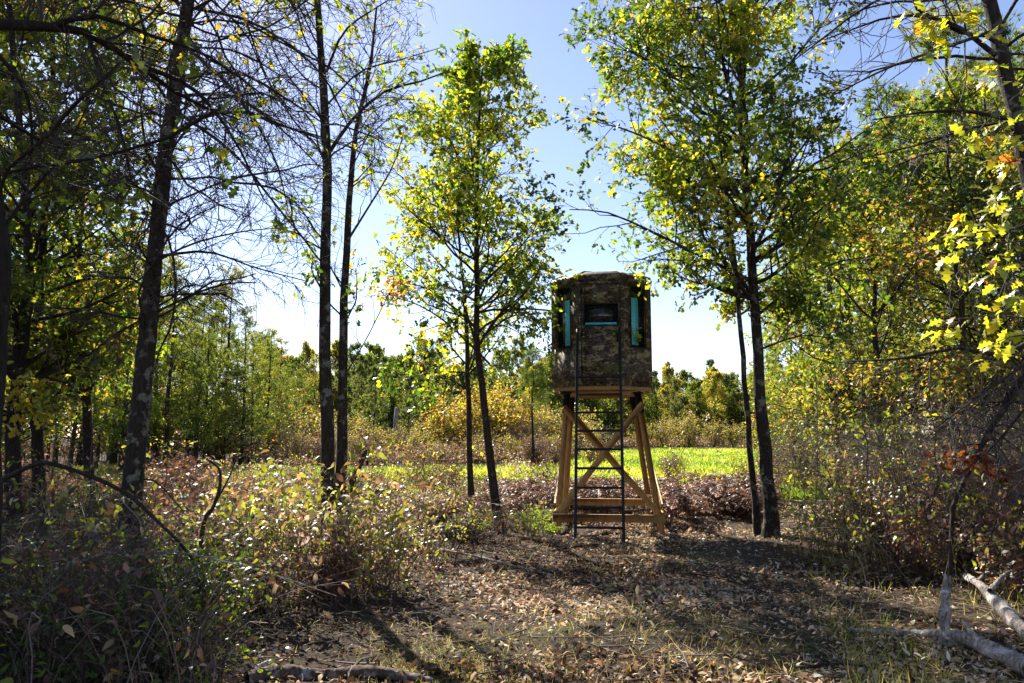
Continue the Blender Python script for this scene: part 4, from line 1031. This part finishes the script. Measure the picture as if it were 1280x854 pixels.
scatter(bramB, pts_px(40, -60, 560, 14, 22), 'low bramble bush between the brush and the clearing', 'low brush before the clearing', (0.6, 0.9), hm, 1.0)
scatter(fernA, pts_px(40, 150, 640, 12.5, 21), 'withered rust brown bracken fern in the brush before the clearing', 'low brush before the clearing', (0.6, 0.9), hm, 0.75)
scatter(fernG, pts_px(12, 590, 690, 13.6, 16, lambda x, Y, px: px < 690), 'fresh green fern at the foot of the young oak', 'green ferns by the young oak', (0.4, 0.75))
scatter(fernG, pts_px(8, 520, 600, 13, 17), 'fresh green fern at the foot of the young oak', 'green ferns by the young oak', (0.5, 0.9))
GFB = 'brush breaking up the near edge of the clearing'
scatter(bramB, pts_px(10, 180, 690, 20, 27), 'pale leaved bramble bush standing in the green crop of the clearing', GFB, (0.6, 1.1))
scatter(thick, pts_px(10, 180, 690, 20, 26), 'rust brown twiggy bush standing in the green crop of the clearing', GFB, (0.6, 1.1))
scatter(yellU, pts_px(9, 200, 930, 20, 30), 'thin sapling with yellow green leaves standing in the green crop of the clearing', GFB, (0.8, 1.4))
scatter(thick, pts_px(5, 800, 935, 21, 32), 'rust brown twiggy bush standing in the green crop of the clearing', GFB, (0.5, 0.9))
GBK = 'withered bracken behind the blind'
scatter(fernA, pts_px(34, 615, 960, 16.8, 22.5), 'withered rust brown bracken fern behind the blind', GBK, (0.42, 0.92))
scatter(fernB, pts_px(40, 620, 950, 16.6, 21.5), 'dense dark brown bracken fern behind the blind', GBK, (0.42, 0.92))
scatter(yellU, pts_px(12, 780, 950, 17.5, 23), 'small green sapling standing among the bracken behind the blind', GBK, (0.5, 0.95))
scatter(fernG, pts_px(24, 600, 950, 19.5, 24), 'fresh green fern among the bracken behind the blind', GBK, (0.7, 1.3))
scatter(fernB, pts_px(14, 830, 940, 14.6, 17.5), 'dense dark brown bracken fern between the blind and the leaning oak', 'withered bracken by the leaning oak', (0.6, 0.9))
GRT = 'thicket right of the path'
def right_edge(Y): return np.interp(Y, [4, 6, 7.5, 9, 11, 13, 15], [1330, 1290, 1210, 1080, 1010, 985, 960])
okR = lambda x, Y, px: px > right_edge(Y) + rs.uniform(-30, 170)
scatter(tallA, pts_px(24, 960, 1400, 9.5, 20, okR), 'tall brown and olive thicket bush right of the path', GRT, (0.4, 1.05))
scatter(tallB, pts_px(18, 970, 1400, 10.5, 22, okR), 'tall thicket bush with yellow green leaves right of the path', GRT, (0.4, 1.05))
scatter(barT, pts_px(24, 980, 1400, 8.5, 20, okR), 'bare tangled thicket bush right of the path', GRT, (0.6, 1.0))
scatter(bramB, pts_px(20, 980, 1400, 7.4, 13, okR), 'pale leaved bramble bush at the foot of the right thicket', GRT, (0.7, 1.1))
scatter(bramA, pts_px(18, 980, 1400, 7.4, 13, okR), 'tan and yellow leaved bramble bush at the foot of the right thicket', GRT, (0.7, 1.1))
scatter(yellU, pts_px(16, 990, 1300, 7.5, 13, okR), 'thin sapling with bright yellow leaves at the foot of the right thicket', GRT, (0.7, 1.2))
scatter(thick, pts_px(16, 990, 1350, 7.4, 12, okR), 'rust brown twiggy bush at the foot of the right thicket', GRT, (0.6, 1.0))
scatter(barT, pts_px(26, 330, 760, 43, 62), 'bare brown twiggy bush in the weeds beyond the clearing', 'bare bushes in the brown weeds', (0.7, 1.3))
scatter(thick, pts_px(20, 330, 760, 42, 56), 'low rust brown bush in the weeds beyond the clearing', 'bare bushes in the brown weeds', (1.0, 1.7))
scatter(tallB, pts_px(10, 940, 1010, 22, 34), 'yellow green bush at the right edge of the clearing', 'bushes at the right edge of the clearing', (0.6, 1.0))
scatter(barT, pts_px(8, 930, 1010, 20, 34), 'bare brown bush at the right edge of the clearing', 'bushes at the right edge of the clearing', (0.6, 1.0))

def proto_sapling(seed, H=3.2, cols=YGREENS, keep=0.5):
    r = rg(seed); P = np.zeros((12, 3)); P[:, 2] = np.linspace(-0.1, H, 12); P[1:, :2] += np.cumsum(r.normal(0, 0.035, (11, 2)), 0)
    Rd = np.linspace(0.013, 0.004, 12)
    Q, RR = spawn(P[None], Rd[None], 16, r, (0.25, 1.0), (35, 70), 0.7, 0.04, 0.15, 6, 0.5, 0.003)
    Q2, R2 = spawn(Q, RR, 4, r, (0.3, 1), (30, 60), 0.25, 0.02, 0.15, 4, 0.6, 0.002)
    cr = Buf(); foliage(cr, Q2[r.random(len(Q2)) < keep], 3, r, OVATE, 0.065, cols, LF(seed, 1.0), (0.2, 1), 0.03)
    return P[None], Rd[None], (Q, RR), (Q2, R2), cr, TW * 1.3, 'leaf'
sapA = Scatter(shrub_thing(proto_sapling(541), 'thin_sapling', 'x', 'sapling', 'g', (0, 0, 0)))
sapB = Scatter(shrub_thing(proto_sapling(543, 3.6, AUTUMN, 0.3), 'thin_sapling', 'x', 'sapling', 'g', (0, 0, 0)))
for px, Y, k, sc in [(1072, 10.5, 0, 0.95), (1008, 14, 1, 1.0), (1120, 12, 1, 0.9), (1036, 16, 0, 1.1), (1160, 11, 0, 1.0), (1215, 12, 1, 1.1), (1255, 10, 0, 0.9), (995, 18, 1, 0.9), (1090, 15, 0, 1.1)]:
    L_put((sapA, sapB)[k], px, Y, sc, ('thin straight sapling with yellow green leaves rising from the right thicket', 'thin sapling with a few autumn leaves rising from the right thicket')[k], 'saplings in the right thicket')
for px, Y, k, sc in [(335, 9.5, 1, 0.45), (505, 10, 1, 0.42), (528, 12, 0, 0.5), (300, 11, 0, 0.5), (222, 9, 1, 0.6), (90, 8, 0, 0.8), (120, 7.2, 1, 0.7), (40, 10, 0, 0.9), (375, 20, 1, 0.9), (470, 24, 1, 0.8), (350, 30, 1, 1.1), (440, 40, 1, 1.0), (545, 26, 1, 0.8)]:
    L_put((sapA, sapB)[k], px, Y, sc, ('thin straight sapling with yellow green leaves in the brush left of the path', 'thin sapling with a few autumn leaves in the brush left of the path')[k], 'saplings in the left brush')

# ------------------------------------------------------------------ uncountable ground cover
def view_pts(n, Y0, Y1, r, pw=1.6, half=0.82):
    y = Y0 + (Y1 - Y0) * r.random(n) ** pw; x = r.uniform(-1, 1, n) * y * half
    return x, y
def litter():
    r = rg(701); n = 150000
    x, y = view_pts(n, 3.2, 19, r, 1.5)
    x = np.where(r.random(n) < 0.5, x, 0.16 * y - 0.4 + r.normal(0, 2.4, n))
    den = LF(702, 0.9); p = np.stack([x, y, np.zeros(n)], -1)
    k = r.random(n) < np.clip(0.5 + 0.75 * den(p), 0.10, 1); p = p[k]; n = len(p)
    p[:, 2] = gz(p[:, 0], p[:, 1]) + r.uniform(0.0, 0.03, n)
    d = r.normal(0, 1, (n, 3)); d[:, 2] *= 0.5
    nr = r.normal(0, 0.65, (n, 3)); nr[:, 2] += 1
    c = pal_field([(0.03, 0.016, 0.009), (0.07, 0.036, 0.019), (0.14, 0.075, 0.038), (0.26, 0.155, 0.08), (0.42, 0.285, 0.165), (0.58, 0.42, 0.27), (0.70, 0.54, 0.38)], (lambda q, f=LF(703, 1.3): f(q) - 0.05), p, r, 0.3, 0.6)
    b = Buf(); leaves(b, CURL, p, d, nr, r.uniform(0.025, 0.075, n) * r.choice([1, 1.5], n, p=[.9, .1]), c, r.uniform(0.35, 0.9, n))
    tag(b.build('leaf_litter', M['litter']), 'fallen brown and tan leaves covering the path and forest floor', 'leaf litter', kind='stuff')
def grass():
    r = rg(711); b = Buf()
    # dry tan grass in patches
    n = 60000; x, y = view_pts(n, 3.2, 17, r, 1.4); p = np.stack([x, y, np.zeros(n)], -1); f = LF(712, 1.0)
    k = r.random(n) < np.clip(f(p) * 1.1 - 0.15, 0.03, 1); p = p[k]; n = len(p); p[:, 2] = gz(p[:, 0], p[:, 1]) - 0.01
    d = r.normal(0, 0.75, (n, 3)); d[:, 2] = r.uniform(0.3, 1.0, n)
    c = pal([(0.34, 0.27, 0.14), (0.24, 0.19, 0.09), (0.16, 0.15, 0.05), (0.40, 0.34, 0.22)], r, n)
    leaves(b, BLADE, p, d, r.normal(0, 1, (n, 3)), r.uniform(0.06, 0.18, n), c, 0.028)
    tag(b.build('dry_grass', M['grass']), 'dry tan grass blades among the fallen leaves', 'grass', kind='stuff')
    b = Buf(); n = 120000; x, y = view_pts(n, 3.4, 14, r, 1.4); p = np.stack([x, y, np.zeros(n)], -1); f = LF(714, 1.1)
    extra = np.exp(-((p[:, 0] - 2.9) / 1.0) ** 2 - ((p[:, 1] - 6.2) / 1.1) ** 2) + np.exp(-((p[:, 0] + 0.7) / 0.7) ** 2 - ((p[:, 1] - 6.0) / 0.7) ** 2)
    k = r.random(n) < np.clip(f(p) * 1.2 - 0.25 + extra * 0.8, 0.0, 1); p = p[k]; n = len(p); p[:, 2] = gz(p[:, 0], p[:, 1]) - 0.01
    d = r.normal(0, 0.5, (n, 3)); d[:, 2] = r.uniform(0.5, 1.0, n)
    c = pal([(0.10, 0.13, 0.025), (0.17, 0.19, 0.035), (0.26, 0.26, 0.06), (0.30, 0.26, 0.10)], r, n)
    leaves(b, BLADE, p, d, r.normal(0, 1, (n, 3)), r.uniform(0.03, 0.10, n), c, 0.045)
    tag(b.build('green_grass', M['grass']), 'sparse yellowing green grass tufts along the path', 'grass', kind='stuff')
def weeds():
    """dry weed stalks beyond the clearing"""
    r = rg(721); n = 5200
    y = r.uniform(41, 82, n); x = (r.uniform(300, 790, n) - 640) / F * y
    k = ~field_in(x, y + 1.0); x, y = x[k], y[k]
    y2 = r.uniform(104, 116, 900); x2 = (r.uniform(770, 1000, 900) - 640) / F * y2
    y3 = r.uniform(17, 23, 1500); x3 = (r.uniform(-60, 620, 1500) - 640) / F * y3
    y4 = r.uniform(40, 58, 1800); x4 = (r.uniform(-80, 420, 1800) - 640) / F * y4; k4 = ~field_in(x4, y4)
    x = np.concatenate([x, x2, x3, x4[k4]]); y = np.concatenate([y, y2, y3, y4[k4]]); n = len(x)
    wf = LF(722, 0.25)(np.stack([x, y * 0.6, 0 * x], -1)); H = np.where(y < 30, r.uniform(0.2, 0.5, n), r.uniform(0.5, 1.3, n) * np.clip(1.0 + 0.9 * wf, 0.35, 1.8))
    P = np.zeros((n, 5, 3)); t = np.linspace(0, 1, 5)
    ln = r.normal(0, 0.22, (n, 2))
    P[:, :, 0] = x[:, None] + ln[:, :1] * H[:, None] * t ** 1.5; P[:, :, 1] = y[:, None] + ln[:, 1:] * H[:, None] * t ** 1.5; P[:, :, 2] = gz(x, y)[:, None] - 0.02 + H[:, None] * t
    rad = np.where(y < 30, 0.004, 0.010); RR = rad[:, None] * np.linspace(1, 0.4, 5)
    b = Buf(); cc = np.array([0.12, 0.075, 0.055]); tubes(b, P, RR, 3, cc, cap=False)
    Q, QR = spawn(P, RR, 3, r, (0.35, 1), (25, 60), 0.35, 0.02, 0.15, 3, 0.6, 0.004); tubes(b, Q, QR, 3, cc, cap=False)
    p, tan = along(Q, 3, r, (0.3, 1), 0.05); m = len(p); far = np.clip(p[:, 1] / 45, 0.35, 1.8)
    c = pal([(0.10, 0.055, 0.04), (0.17, 0.105, 0.08), (0.25, 0.17, 0.12), (0.20, 0.17, 0.06)], r, m)
    leaves(b, CURL, p, r.normal(0, 1, (m, 3)), r.normal(0, 1, (m, 3)), 0.13 * far * r.uniform(0.6, 1.3, m), c)
    tag(b.build('dry_weeds', M['dryleaf']), 'brown withered weeds along the edges of the clearing', 'weeds', kind='stuff')
def sticks():
    r = rg(731); n = 700; x, y = view_pts(n, 3.4, 15, r, 1.3)
    a = r.uniform(0, 2 * PI, n); L = r.uniform(0.15, 0.9, n); P = np.zeros((n, 5, 3)); t = np.linspace(-0.5, 0.5, 5)
    P[:, :, 0] = x[:, None] + np.cos(a)[:, None] * L[:, None] * t; P[:, :, 1] = y[:, None] + np.sin(a)[:, None] * L[:, None] * t
    P[:, :, :2] += np.cumsum(r.normal(0, 0.012, (n, 5, 2)), 1); P[:, :, 2] = gz(P[:, :, 0], P[:, :, 1]) + r.uniform(0.005, 0.05, (n, 1)) + np.linspace(-1, 1, 5)[None] * r.normal(0, 0.03, (n, 1))
    b = Buf(); RR = r.uniform(0.002, 0.009, n)[:, None] * np.linspace(1, 0.5, 5)
    tubes(b, P, RR, 4, np.array([0.15, 0.115, 0.09])); tag(b.build('fallen_twigs', M['twig']), 'small dead twigs strewn over the forest floor', 'twigs', kind='stuff')
def straw():
    r = rg(741); n = 80000; x, y = view_pts(n, 3.2, 16, r, 1.4); p = np.stack([x, y, np.zeros(n)], -1); f = LF(742, 1.3)
    k = r.random(n) < np.clip(0.15 + 1.1 * f(p), 0.03, 1); p = p[k]; n = len(p); p[:, 2] = gz(p[:, 0], p[:, 1]) + r.uniform(0.005, 0.045, n)
    d = r.normal(0, 1, (n, 3)); d[:, 2] *= 0.15; nr = r.normal(0, 0.5, (n, 3)); nr[:, 2] += 1
    c = pal([(0.58, 0.45, 0.27), (0.42, 0.30, 0.16), (0.18, 0.11, 0.06), (0.64, 0.52, 0.34)], r, n)
    b = Buf(); leaves(b, BLADE, p, d, nr, r.uniform(0.04, 0.15, n), c, 0.04)
    tag(b.build('straw', M['litter']), 'flattened dry straw lying among the fallen leaves', 'straw', kind='stuff')
def tangle():
    """dead canes and thin stems too many to count"""
    r = rg(751); b = Buf(); lb = Buf()
    def reg(n, x0, x1, Y0, Y1, ok, H):
        out = []
        y = r.uniform(Y0, Y1, n); px = r.uniform(x0, x1, n); x = (px - 640) / F * y
        k = np.array([ok(a, c, d) for a, c, d in zip(x, y, px)]); x, y = x[k], y[k]; n = len(x)
        h = np.array([H(a, c) for a, c in zip(x, y)]) * r.uniform(0.35, 1.15, n)
        P = np.zeros((n, 6, 3)); t = np.linspace(0, 1, 6); ln = r.normal(0, 0.55, (n, 2)) * h[:, None]
        P[:, :, 0] = x[:, None] + ln[:, :1] * t ** 1.6; P[:, :, 1] = y[:, None] + ln[:, 1:] * t ** 1.6
        P[:, :, 2] = gz(x, y)[:, None] - 0.03 + h[:, None] * np.sin(t * r.uniform(1.2, 2.1, (n, 1)))
        P[:, 1:] += np.cumsum(r.normal(0, 0.018, (n, 5, 3)), 1)
        RR = (0.0018 + 0.007 * r.random(n) ** 3)[:, None] * np.linspace(1, 0.4, 6)
        c = np.repeat(pal([(0.10, 0.06, 0.042), (0.16, 0.11, 0.08), (0.24, 0.19, 0.15), (0.06, 0.04, 0.03)], r, n), 18, 0)
        tubes(b, P, RR, 3, c, cap=False)
        Q, QR = spawn(P, RR, 3, r, (0.3, 1), (25, 65), 0.28, 0.0, 0.2, 4, 0.6, 0.0014); tubes(b, Q, QR, 3, np.array([0.14, 0.095, 0.07]), cap=False)
        K = Q[r.random(len(Q)) < 0.28]
        foliage(lb, K, 2, r, OVATE, 0.06, BROWNS, LF(752, 0.9), (0.3, 1), 0.02, 0.3, 0.5, 0.7)
    reg(1700, 120, 620, 6.0, 14, okL, lambda x, y: max(0.3, 1.35 - 0.052 * y))
    reg(1500, -120, 300, 4.2, 11, lambda x, y, p: p < 290, lambda x, y: 0.95)
    reg(1900, 960, 1420, 7.0, 15, okR, lambda x, y: 1.3)
    reg(500, 560, 700, 12.5, 17, lambda x, y, p: p < 680, lambda x, y: 0.45)
    tag(b.build('dead_canes', M['twig']), 'tangle of thin dead canes through the brush on both sides', 'dead stems', kind='stuff')
    tag(lb.build('withered_leaves', M['dryleaf']), 'withered leaves hanging on the tangled canes of the brush', 'withered leaves', kind='stuff')
def verge():
    r = rg(761); b = Buf(); n = 16000; y = r.uniform(5.2, 12, n); px = r.uniform(930, 1330, n); x = (px - 640) / F * y
    lim = np.interp(y, [5, 6.5, 8, 10, 12], [1000, 1010, 1000, 985, 970]); p = np.stack([x, y, np.zeros(n)], -1); f = LF(762, 1.2)
    k = (px > lim + 60 * f(p)) & (r.random(n) < np.clip(0.45 + 0.9 * f(p), 0.05, 1)); p = p[k]; n = len(p); p[:, 2] = gz(p[:, 0], p[:, 1]) - 0.01
    d = r.normal(0, 0.5, (n, 3)); d[:, 2] = r.uniform(0.5, 1.0, n)
    c = pal([(0.14, 0.17, 0.03), (0.24, 0.25, 0.045), (0.34, 0.30, 0.10), (0.42, 0.35, 0.20)], r, n)
    leaves(b, BLADE, p, d, r.normal(0, 1, (n, 3)), r.uniform(0.06, 0.26, n), c, 0.022)
    tag(b.build('verge_grass', M['grass']), 'long yellowing grass along the foot of the right thicket', 'grass', kind='stuff')
litter(); grass(); straw(); verge(); tangle(); weeds(); sticks()

# ------------------------------------------------------------------ dead wood in the foreground
def log(name, label, pts, r0, r1, mat='deadwood', subs=(), n=44, bump=0.10, seed=0, s=14, cat='log', group=None, up=0.0):
    P = catmull(np.array(pts), n); b = Buf(); rj = 1 + np.convolve(rg(seed + 50).normal(0, 0.22, n + 6), np.ones(7) / 7, 'valid')
    tubes(b, P, np.linspace(r0, r1, n) * rj, s, bump=bump * 0.7, seed=seed)
    base = np.array([P[0, 0], P[0, 1], 0.0]); base[2] = gz(base[0], base[1])
    root = thing(name, label, cat, base, group)
    b.build('trunk', M[mat], root, base, smooth=True, color=False)
    for q, a0, a1 in subs:
        Q = catmull(np.array(q), 9); bb = Buf(); tubes(bb, Q, np.linspace(a0, a1, 9), 6, bump=0.08, seed=seed + 1); bb.build('broken_branch', M[mat], root, base, smooth=True, color=False)
    return root
def g_at(px, py, dz=0.0):
    """where the ray through a pixel meets the ground, raised by dz"""
    Y = 6.0
    for _ in range(30):
        p = at(px, py, 1.0); d = (p - np.array([0, 0, CAMH])); z = float(gz(d[0] * Y, Y)); Y = (z - CAMH) / d[2]
    return np.array([d[0] * Y, Y, z + dz])
log('fallen_log', 'dark fallen log lying in the leaf litter with a pale broken end', [g_at(308, 853, 0.02), g_at(350, 848, 0.035), g_at(400, 850, 0.03), g_at(455, 846, 0.035), g_at(500, 850, 0.03), g_at(538, 854, 0.01)], 0.058, 0.03, 'logbark', [([g_at(312, 852, 0.05), g_at(328, 846, 0.09), g_at(352, 842, 0.11)], 0.02, 0.006), ([g_at(440, 846, 0.05), g_at(452, 840, 0.09), g_at(470, 838, 0.10)], 0.014, 0.004)], seed=1, bump=0.22)
log('fallen_log', 'weathered grey fallen limb on the grass reaching toward the path', [g_at(1290, 848, 0.06), g_at(1235, 826, 0.09), g_at(1195, 812, 0.10), g_at(1150, 800, 0.05), g_at(1105, 795, 0.03), g_at(1060, 790, 0.02)], 0.065, 0.012, 'deadwood', [([g_at(1188, 812, 0.08), g_at(1188, 812, 0.20) + (0, 0.02, 0), g_at(1192, 812, 0.28)], 0.025, 0.008), ([g_at(1230, 826, 0.1), g_at(1215, 820, 0.18), g_at(1206, 815, 0.23)], 0.03, 0.010)], seed=2, bump=0.14)
sn = g_at(1182, 806)
log('standing_snag', 'upright splintered grey dead stick standing beside the fallen limb', [sn + (0, 0, -0.1), sn + (0.0, 0, 0.15), sn + (0.02, 0, 0.30), sn + (0.03, 0, 0.42)], 0.045, 0.036, 'deadwood', [([sn + (0.02, 0, 0.38), sn + (0.03, 0, 0.47), sn + (0.035, 0, 0.55)], 0.028, 0.010), ([sn + (0.04, 0, 0.36), sn + (0.07, 0.01, 0.46), sn + (0.08, 0.01, 0.53)], 0.022, 0.008)], seed=3, cat='snag')
log('fallen_log', 'pale barkless fallen trunk with peeling brown bark beside the thicket', [g_at(1330, 850, 0.10), g_at(1280, 806, 0.12), g_at(1250, 780, 0.17), g_at(1228, 762, 0.22), g_at(1210, 752, 0.25)], 0.07, 0.034, 'deadwood', [([g_at(1240, 770, 0.22), g_at(1260, 758, 0.30), g_at(1290, 752, 0.36)], 0.025, 0.010), ([g_at(1225, 760, 0.25), g_at(1240, 752, 0.30), g_at(1275, 760, 0.28)], 0.02, 0.008)], seed=4, bump=0.14)
log('fallen_branch', 'grey branch lying across the litter below the bramble brush', [g_at(545, 690, 0.04), g_at(590, 700, 0.06), g_at(640, 712, 0.05), g_at(690, 722, 0.03)], 0.022, 0.008, 'deadwood', seed=6, cat='branch', s=6)
log('arched_branch', 'dark dead branch arching from the shade down past the lichen spotted trunk', [at(-30, 620, 6.0), at(40, 582, 6.0), at(80, 584, 6.0), at(150, 612, 6.0), at(190, 645, 5.9), at(245, 705, 5.8), g_at(290, 800, 0.0)], 0.021, 0.010, 'brownbark', [([at(150, 612, 6), at(190, 600, 6.1), at(230, 640, 6.2)], 0.010, 0.004)], seed=7, cat='branch', s=7, n=24, bump=0.05)
log('crooked_snag', 'crooked dead stem with a bent grey tip in the left brush', [g_at(256, 790, -0.1), at(250, 720, 6.4), at(252, 670, 6.4), at(258, 645, 6.4), at(266, 635, 6.4), at(274, 612, 6.4), at(275, 590, 6.4), at(268, 580, 6.4), at(258, 574, 6.4)], 0.024, 0.008, 'brownbark', [([at(262, 640, 6.4), at(285, 600, 6.5), at(296, 570, 6.5)], 0.010, 0.004)], seed=8, cat='snag', s=7)
log('fallen_branch', 'thin dead branch lying over the dark undergrowth at the left', [at(60, 720, 5.2), at(130, 692, 5.3), at(160, 696, 5.35), at(220, 690, 5.4), at(330, 715, 5.6), at(420, 745, 6.2)], 0.008, 0.004, 'deadwood', seed=9, cat='branch', s=5)
log('leaning_stump', 'broken brown stub leaning out of the brush beside the slim pair of trunks', [g_at(425, 700, -0.05), at(436, 620, 9.8), at(446, 588, 9.8), at(460, 563, 9.8)], 0.045, 0.032, 'brownbark', seed=10, cat='stump')
for i, (a, c, z) in enumerate([((690, 690), (800, 680), 0.02), ((720, 730), (790, 760), 0.02), ((860, 720), (960, 745), 0.03), ((560, 800), (620, 835), 0.02), ((1000, 840), (1120, 846), 0.03)]):
    p, q = g_at(*a, z), g_at(*c, z); m = (p + q) / 2 + (0, 0.05, 0.03)
    log('fallen_branch', 'thin bare branch lying on the leafy path', [p, m, q], 0.012, 0.005, 'brownbark', seed=20 + i, cat='branch', s=5, n=10, group='branches on the path')

# ------------------------------------------------------------------ oak close on the right, big yellow leaves
def near_oak():
    A = trunk_path([(1365, 900), (1352, 760), (1336, 560), (1318, 400), (1296, 260), (1270, 140), (1246, 40), (1220, -60), (1190, -200)], 5.2, 5.6, n=30, wob=0.006, seed=81)
    st = [(A, taper(30, 0.08, 0.045))]
    ex = [([at(1300, 420, 5.2), at(1250, 445, 5.1), at(1200, 435, 5.1), at(1130, 448, 5.2), at(1060, 452, 5.4)], 0.022, 0.005),
          ([at(1262, 150, 5.4), at(1215, 140, 5.3), at(1160, 140, 5.3), at(1090, 150, 5.4)], 0.016, 0.005),
          ([at(1245, 70, 5.4), at(1190, 30, 5.4), at(1120, 20, 5.5), at(1030, 50, 5.6)], 0.022, 0.005),
          ([at(1238, 40, 5.4), at(1180, 60, 5.2), at(1110, 85, 5.2), at(1040, 120, 5.3)], 0.016, 0.004),
          ([at(1225, -20, 5.5), at(1150, -20, 5.4), at(1080, 10, 5.4), at(1000, 70, 5.6)], 0.02, 0.004),
          ([at(1285, 280, 5.3), at(1235, 300, 5.0), at(1190, 350, 4.9)], 0.010, 0.004),
          ([at(1278, 240, 5.3), at(1230, 200, 5.2), at(1170, 190, 5.3), at(1100, 215, 5.4)], 0.012, 0.004)]
    limbs, tw, cr = bare(83, st, 10, lambda t: 1.2 + 0 * t, (0.6, 0.95), 7, 3, 0.0, (50, 90), ex)
    root = plant_tree('oak_tree', 'mottled oak trunk with large yellow and orange lobed leaves beside the thicket', 'bark', st, limbs, tw, None)
    loc = np.array(root.location); r = rg(85)
    # leafy sprays that hang beside the trunk
    sprays = [((1285, 150), (1225, 175)), ((1290, 200), (1240, 215)), ((1290, 110), (1235, 95)), ((1250, 60), (1215, 25)), ((1215, 20), (1130, 30)), ((1200, 60), (1160, 65)),
              ((1300, 260), (1215, 275)), ((1300, 300), (1200, 320)), ((1300, 330), (1230, 350)), ((1300, 360), (1240, 395)), ((1300, 400), (1190, 400)), ((1300, 420), (1240, 430)), ((1300, 230), (1250, 250)), ((1270, 290), (1190, 300)), ((1300, 180), (1260, 170))]
    SP = np.array([catmull([at(*a, 5.1 + r.uniform(-.2, .2)), (at(*a, 5) + at(*c, 4.9)) / 2 + (0, 0, 0.03), at(*c, 4.8 + r.uniform(-.2, .3))], 6) for a, c in sprays])
    SR = np.linspace(0.006, 0.003, 6)[None].repeat(len(SP), 0)
    Q, QR = spawn(SP, SR, 3, r, (0.2, 1), (30, 60), 0.16, 0, 0.15, 4, 0.7, 0.002)
    b = Buf(); tubes(b, SP, SR, 4, TW); tubes(b, Q, QR, 3, TW); sp = b.build('leafy_spray', M['twig'], root, loc); tag(sp, kind='stuff')
    tints = [(0.30, 0.33, 0.03), (0.36, 0.36, 0.03), (0.22, 0.28, 0.03), (0.42, 0.36, 0.03), (0.26, 0.30, 0.03), (0.42, 0.22, 0.03), (0.36, 0.10, 0.03), (0.16, 0.22, 0.03)]
    meshes = []
    for i, c in enumerate(tints):
        lb = Buf(); leaves(lb, OAK, np.zeros((1, 3)), np.array([[1.0, 0, 0]]), np.array([[0, 0, 1.0]]), 1.0, np.array([c]))
        meshes.append(lb.build('leaf', M['leaf'], color=True, data_only=True))
    p, tan = along(Q, 5, r, (0.2, 1), 0.03); p2, t2 = along(SP, 3, r, (0.3, 1), 0.02); p = np.vstack([p, p2])[:290]; tan = np.vstack([tan, t2])[:290]
    for i in range(len(p)):
        o = bpy.data.objects.new('leaf', meshes[r.choice(8, p=[.22, .2, .16, .1, .17, .03, .02, .10])]); COL.objects.link(o); o.parent = root
        o.location = tuple(p[i] - loc); d = tan[i] * 0.5 + r.normal(0, 0.6, 3) + (-0.3, 0, -0.35)
        o.rotation_euler = (r.uniform(-1.0, 1.0), -math.atan2(d[2], math.hypot(d[0], d[1])), math.atan2(d[1], d[0])); k = r.uniform(0.07, 0.125); o.scale = (k, k, k)
near_oak()

# fallen treetop whose fine dead twigs hang down
def treetop():
    pts = [at(1360, 330, 9.0), at(1310, 420, 8.8), at(1260, 500, 8.6), at(1215, 580, 8.4), at(1180, 660, 8.2)]
    P = catmull(pts, 14); base = np.array([P[-1, 0], P[-1, 1], 0.0]); P2 = P[::-1].copy(); P2[0, 2] = float(gz(P2[0, 0], P2[0, 1]))
    st = [(P2, np.linspace(0.02, 0.05, 14))]
    ex = [([at(1330, 400, 8.9), at(1280, 455, 8.2), at(1230, 490, 7.8), at(1170, 535, 7.6)], 0.02, 0.006), ([at(1340, 440, 8.8), at(1290, 500, 8.6), at(1240, 560, 8.4), at(1190, 600, 8.2)], 0.02, 0.006)]
    limbs, tw, cr = bare(91, st, 44, lambda t: 1.0 + 0 * t, (0.15, 0.99), 7, 4, -0.20, (50, 100), ex, up2=-0.16, tint=TWP * 0.6)
    r = rg(93); fr = Buf(); c0 = [at(1175, 578, 8.0), at(1200, 572, 8.0), at(1240, 588, 8.0), at(1225, 575, 8.1)]
    for c in c0:
        n = 24; p = c + r.normal(0, 1, (n, 3)) * (0.12, 0.1, 0.06); leaves(fr, OAKLITE, p, r.normal(0, 1, (n, 3)), r.normal(0, 1, (n, 3)), r.uniform(0.06, 0.11, n), pal([(0.11, 0.03, 0.018), (0.08, 0.022, 0.014), (0.14, 0.05, 0.02)], r, n))
    plant_tree('fallen_treetop', 'fallen dead treetop with hanging fine twigs and a few red leaves', 'brownbark', st, limbs, tw, fr, cat='fallen tree')
treetop()
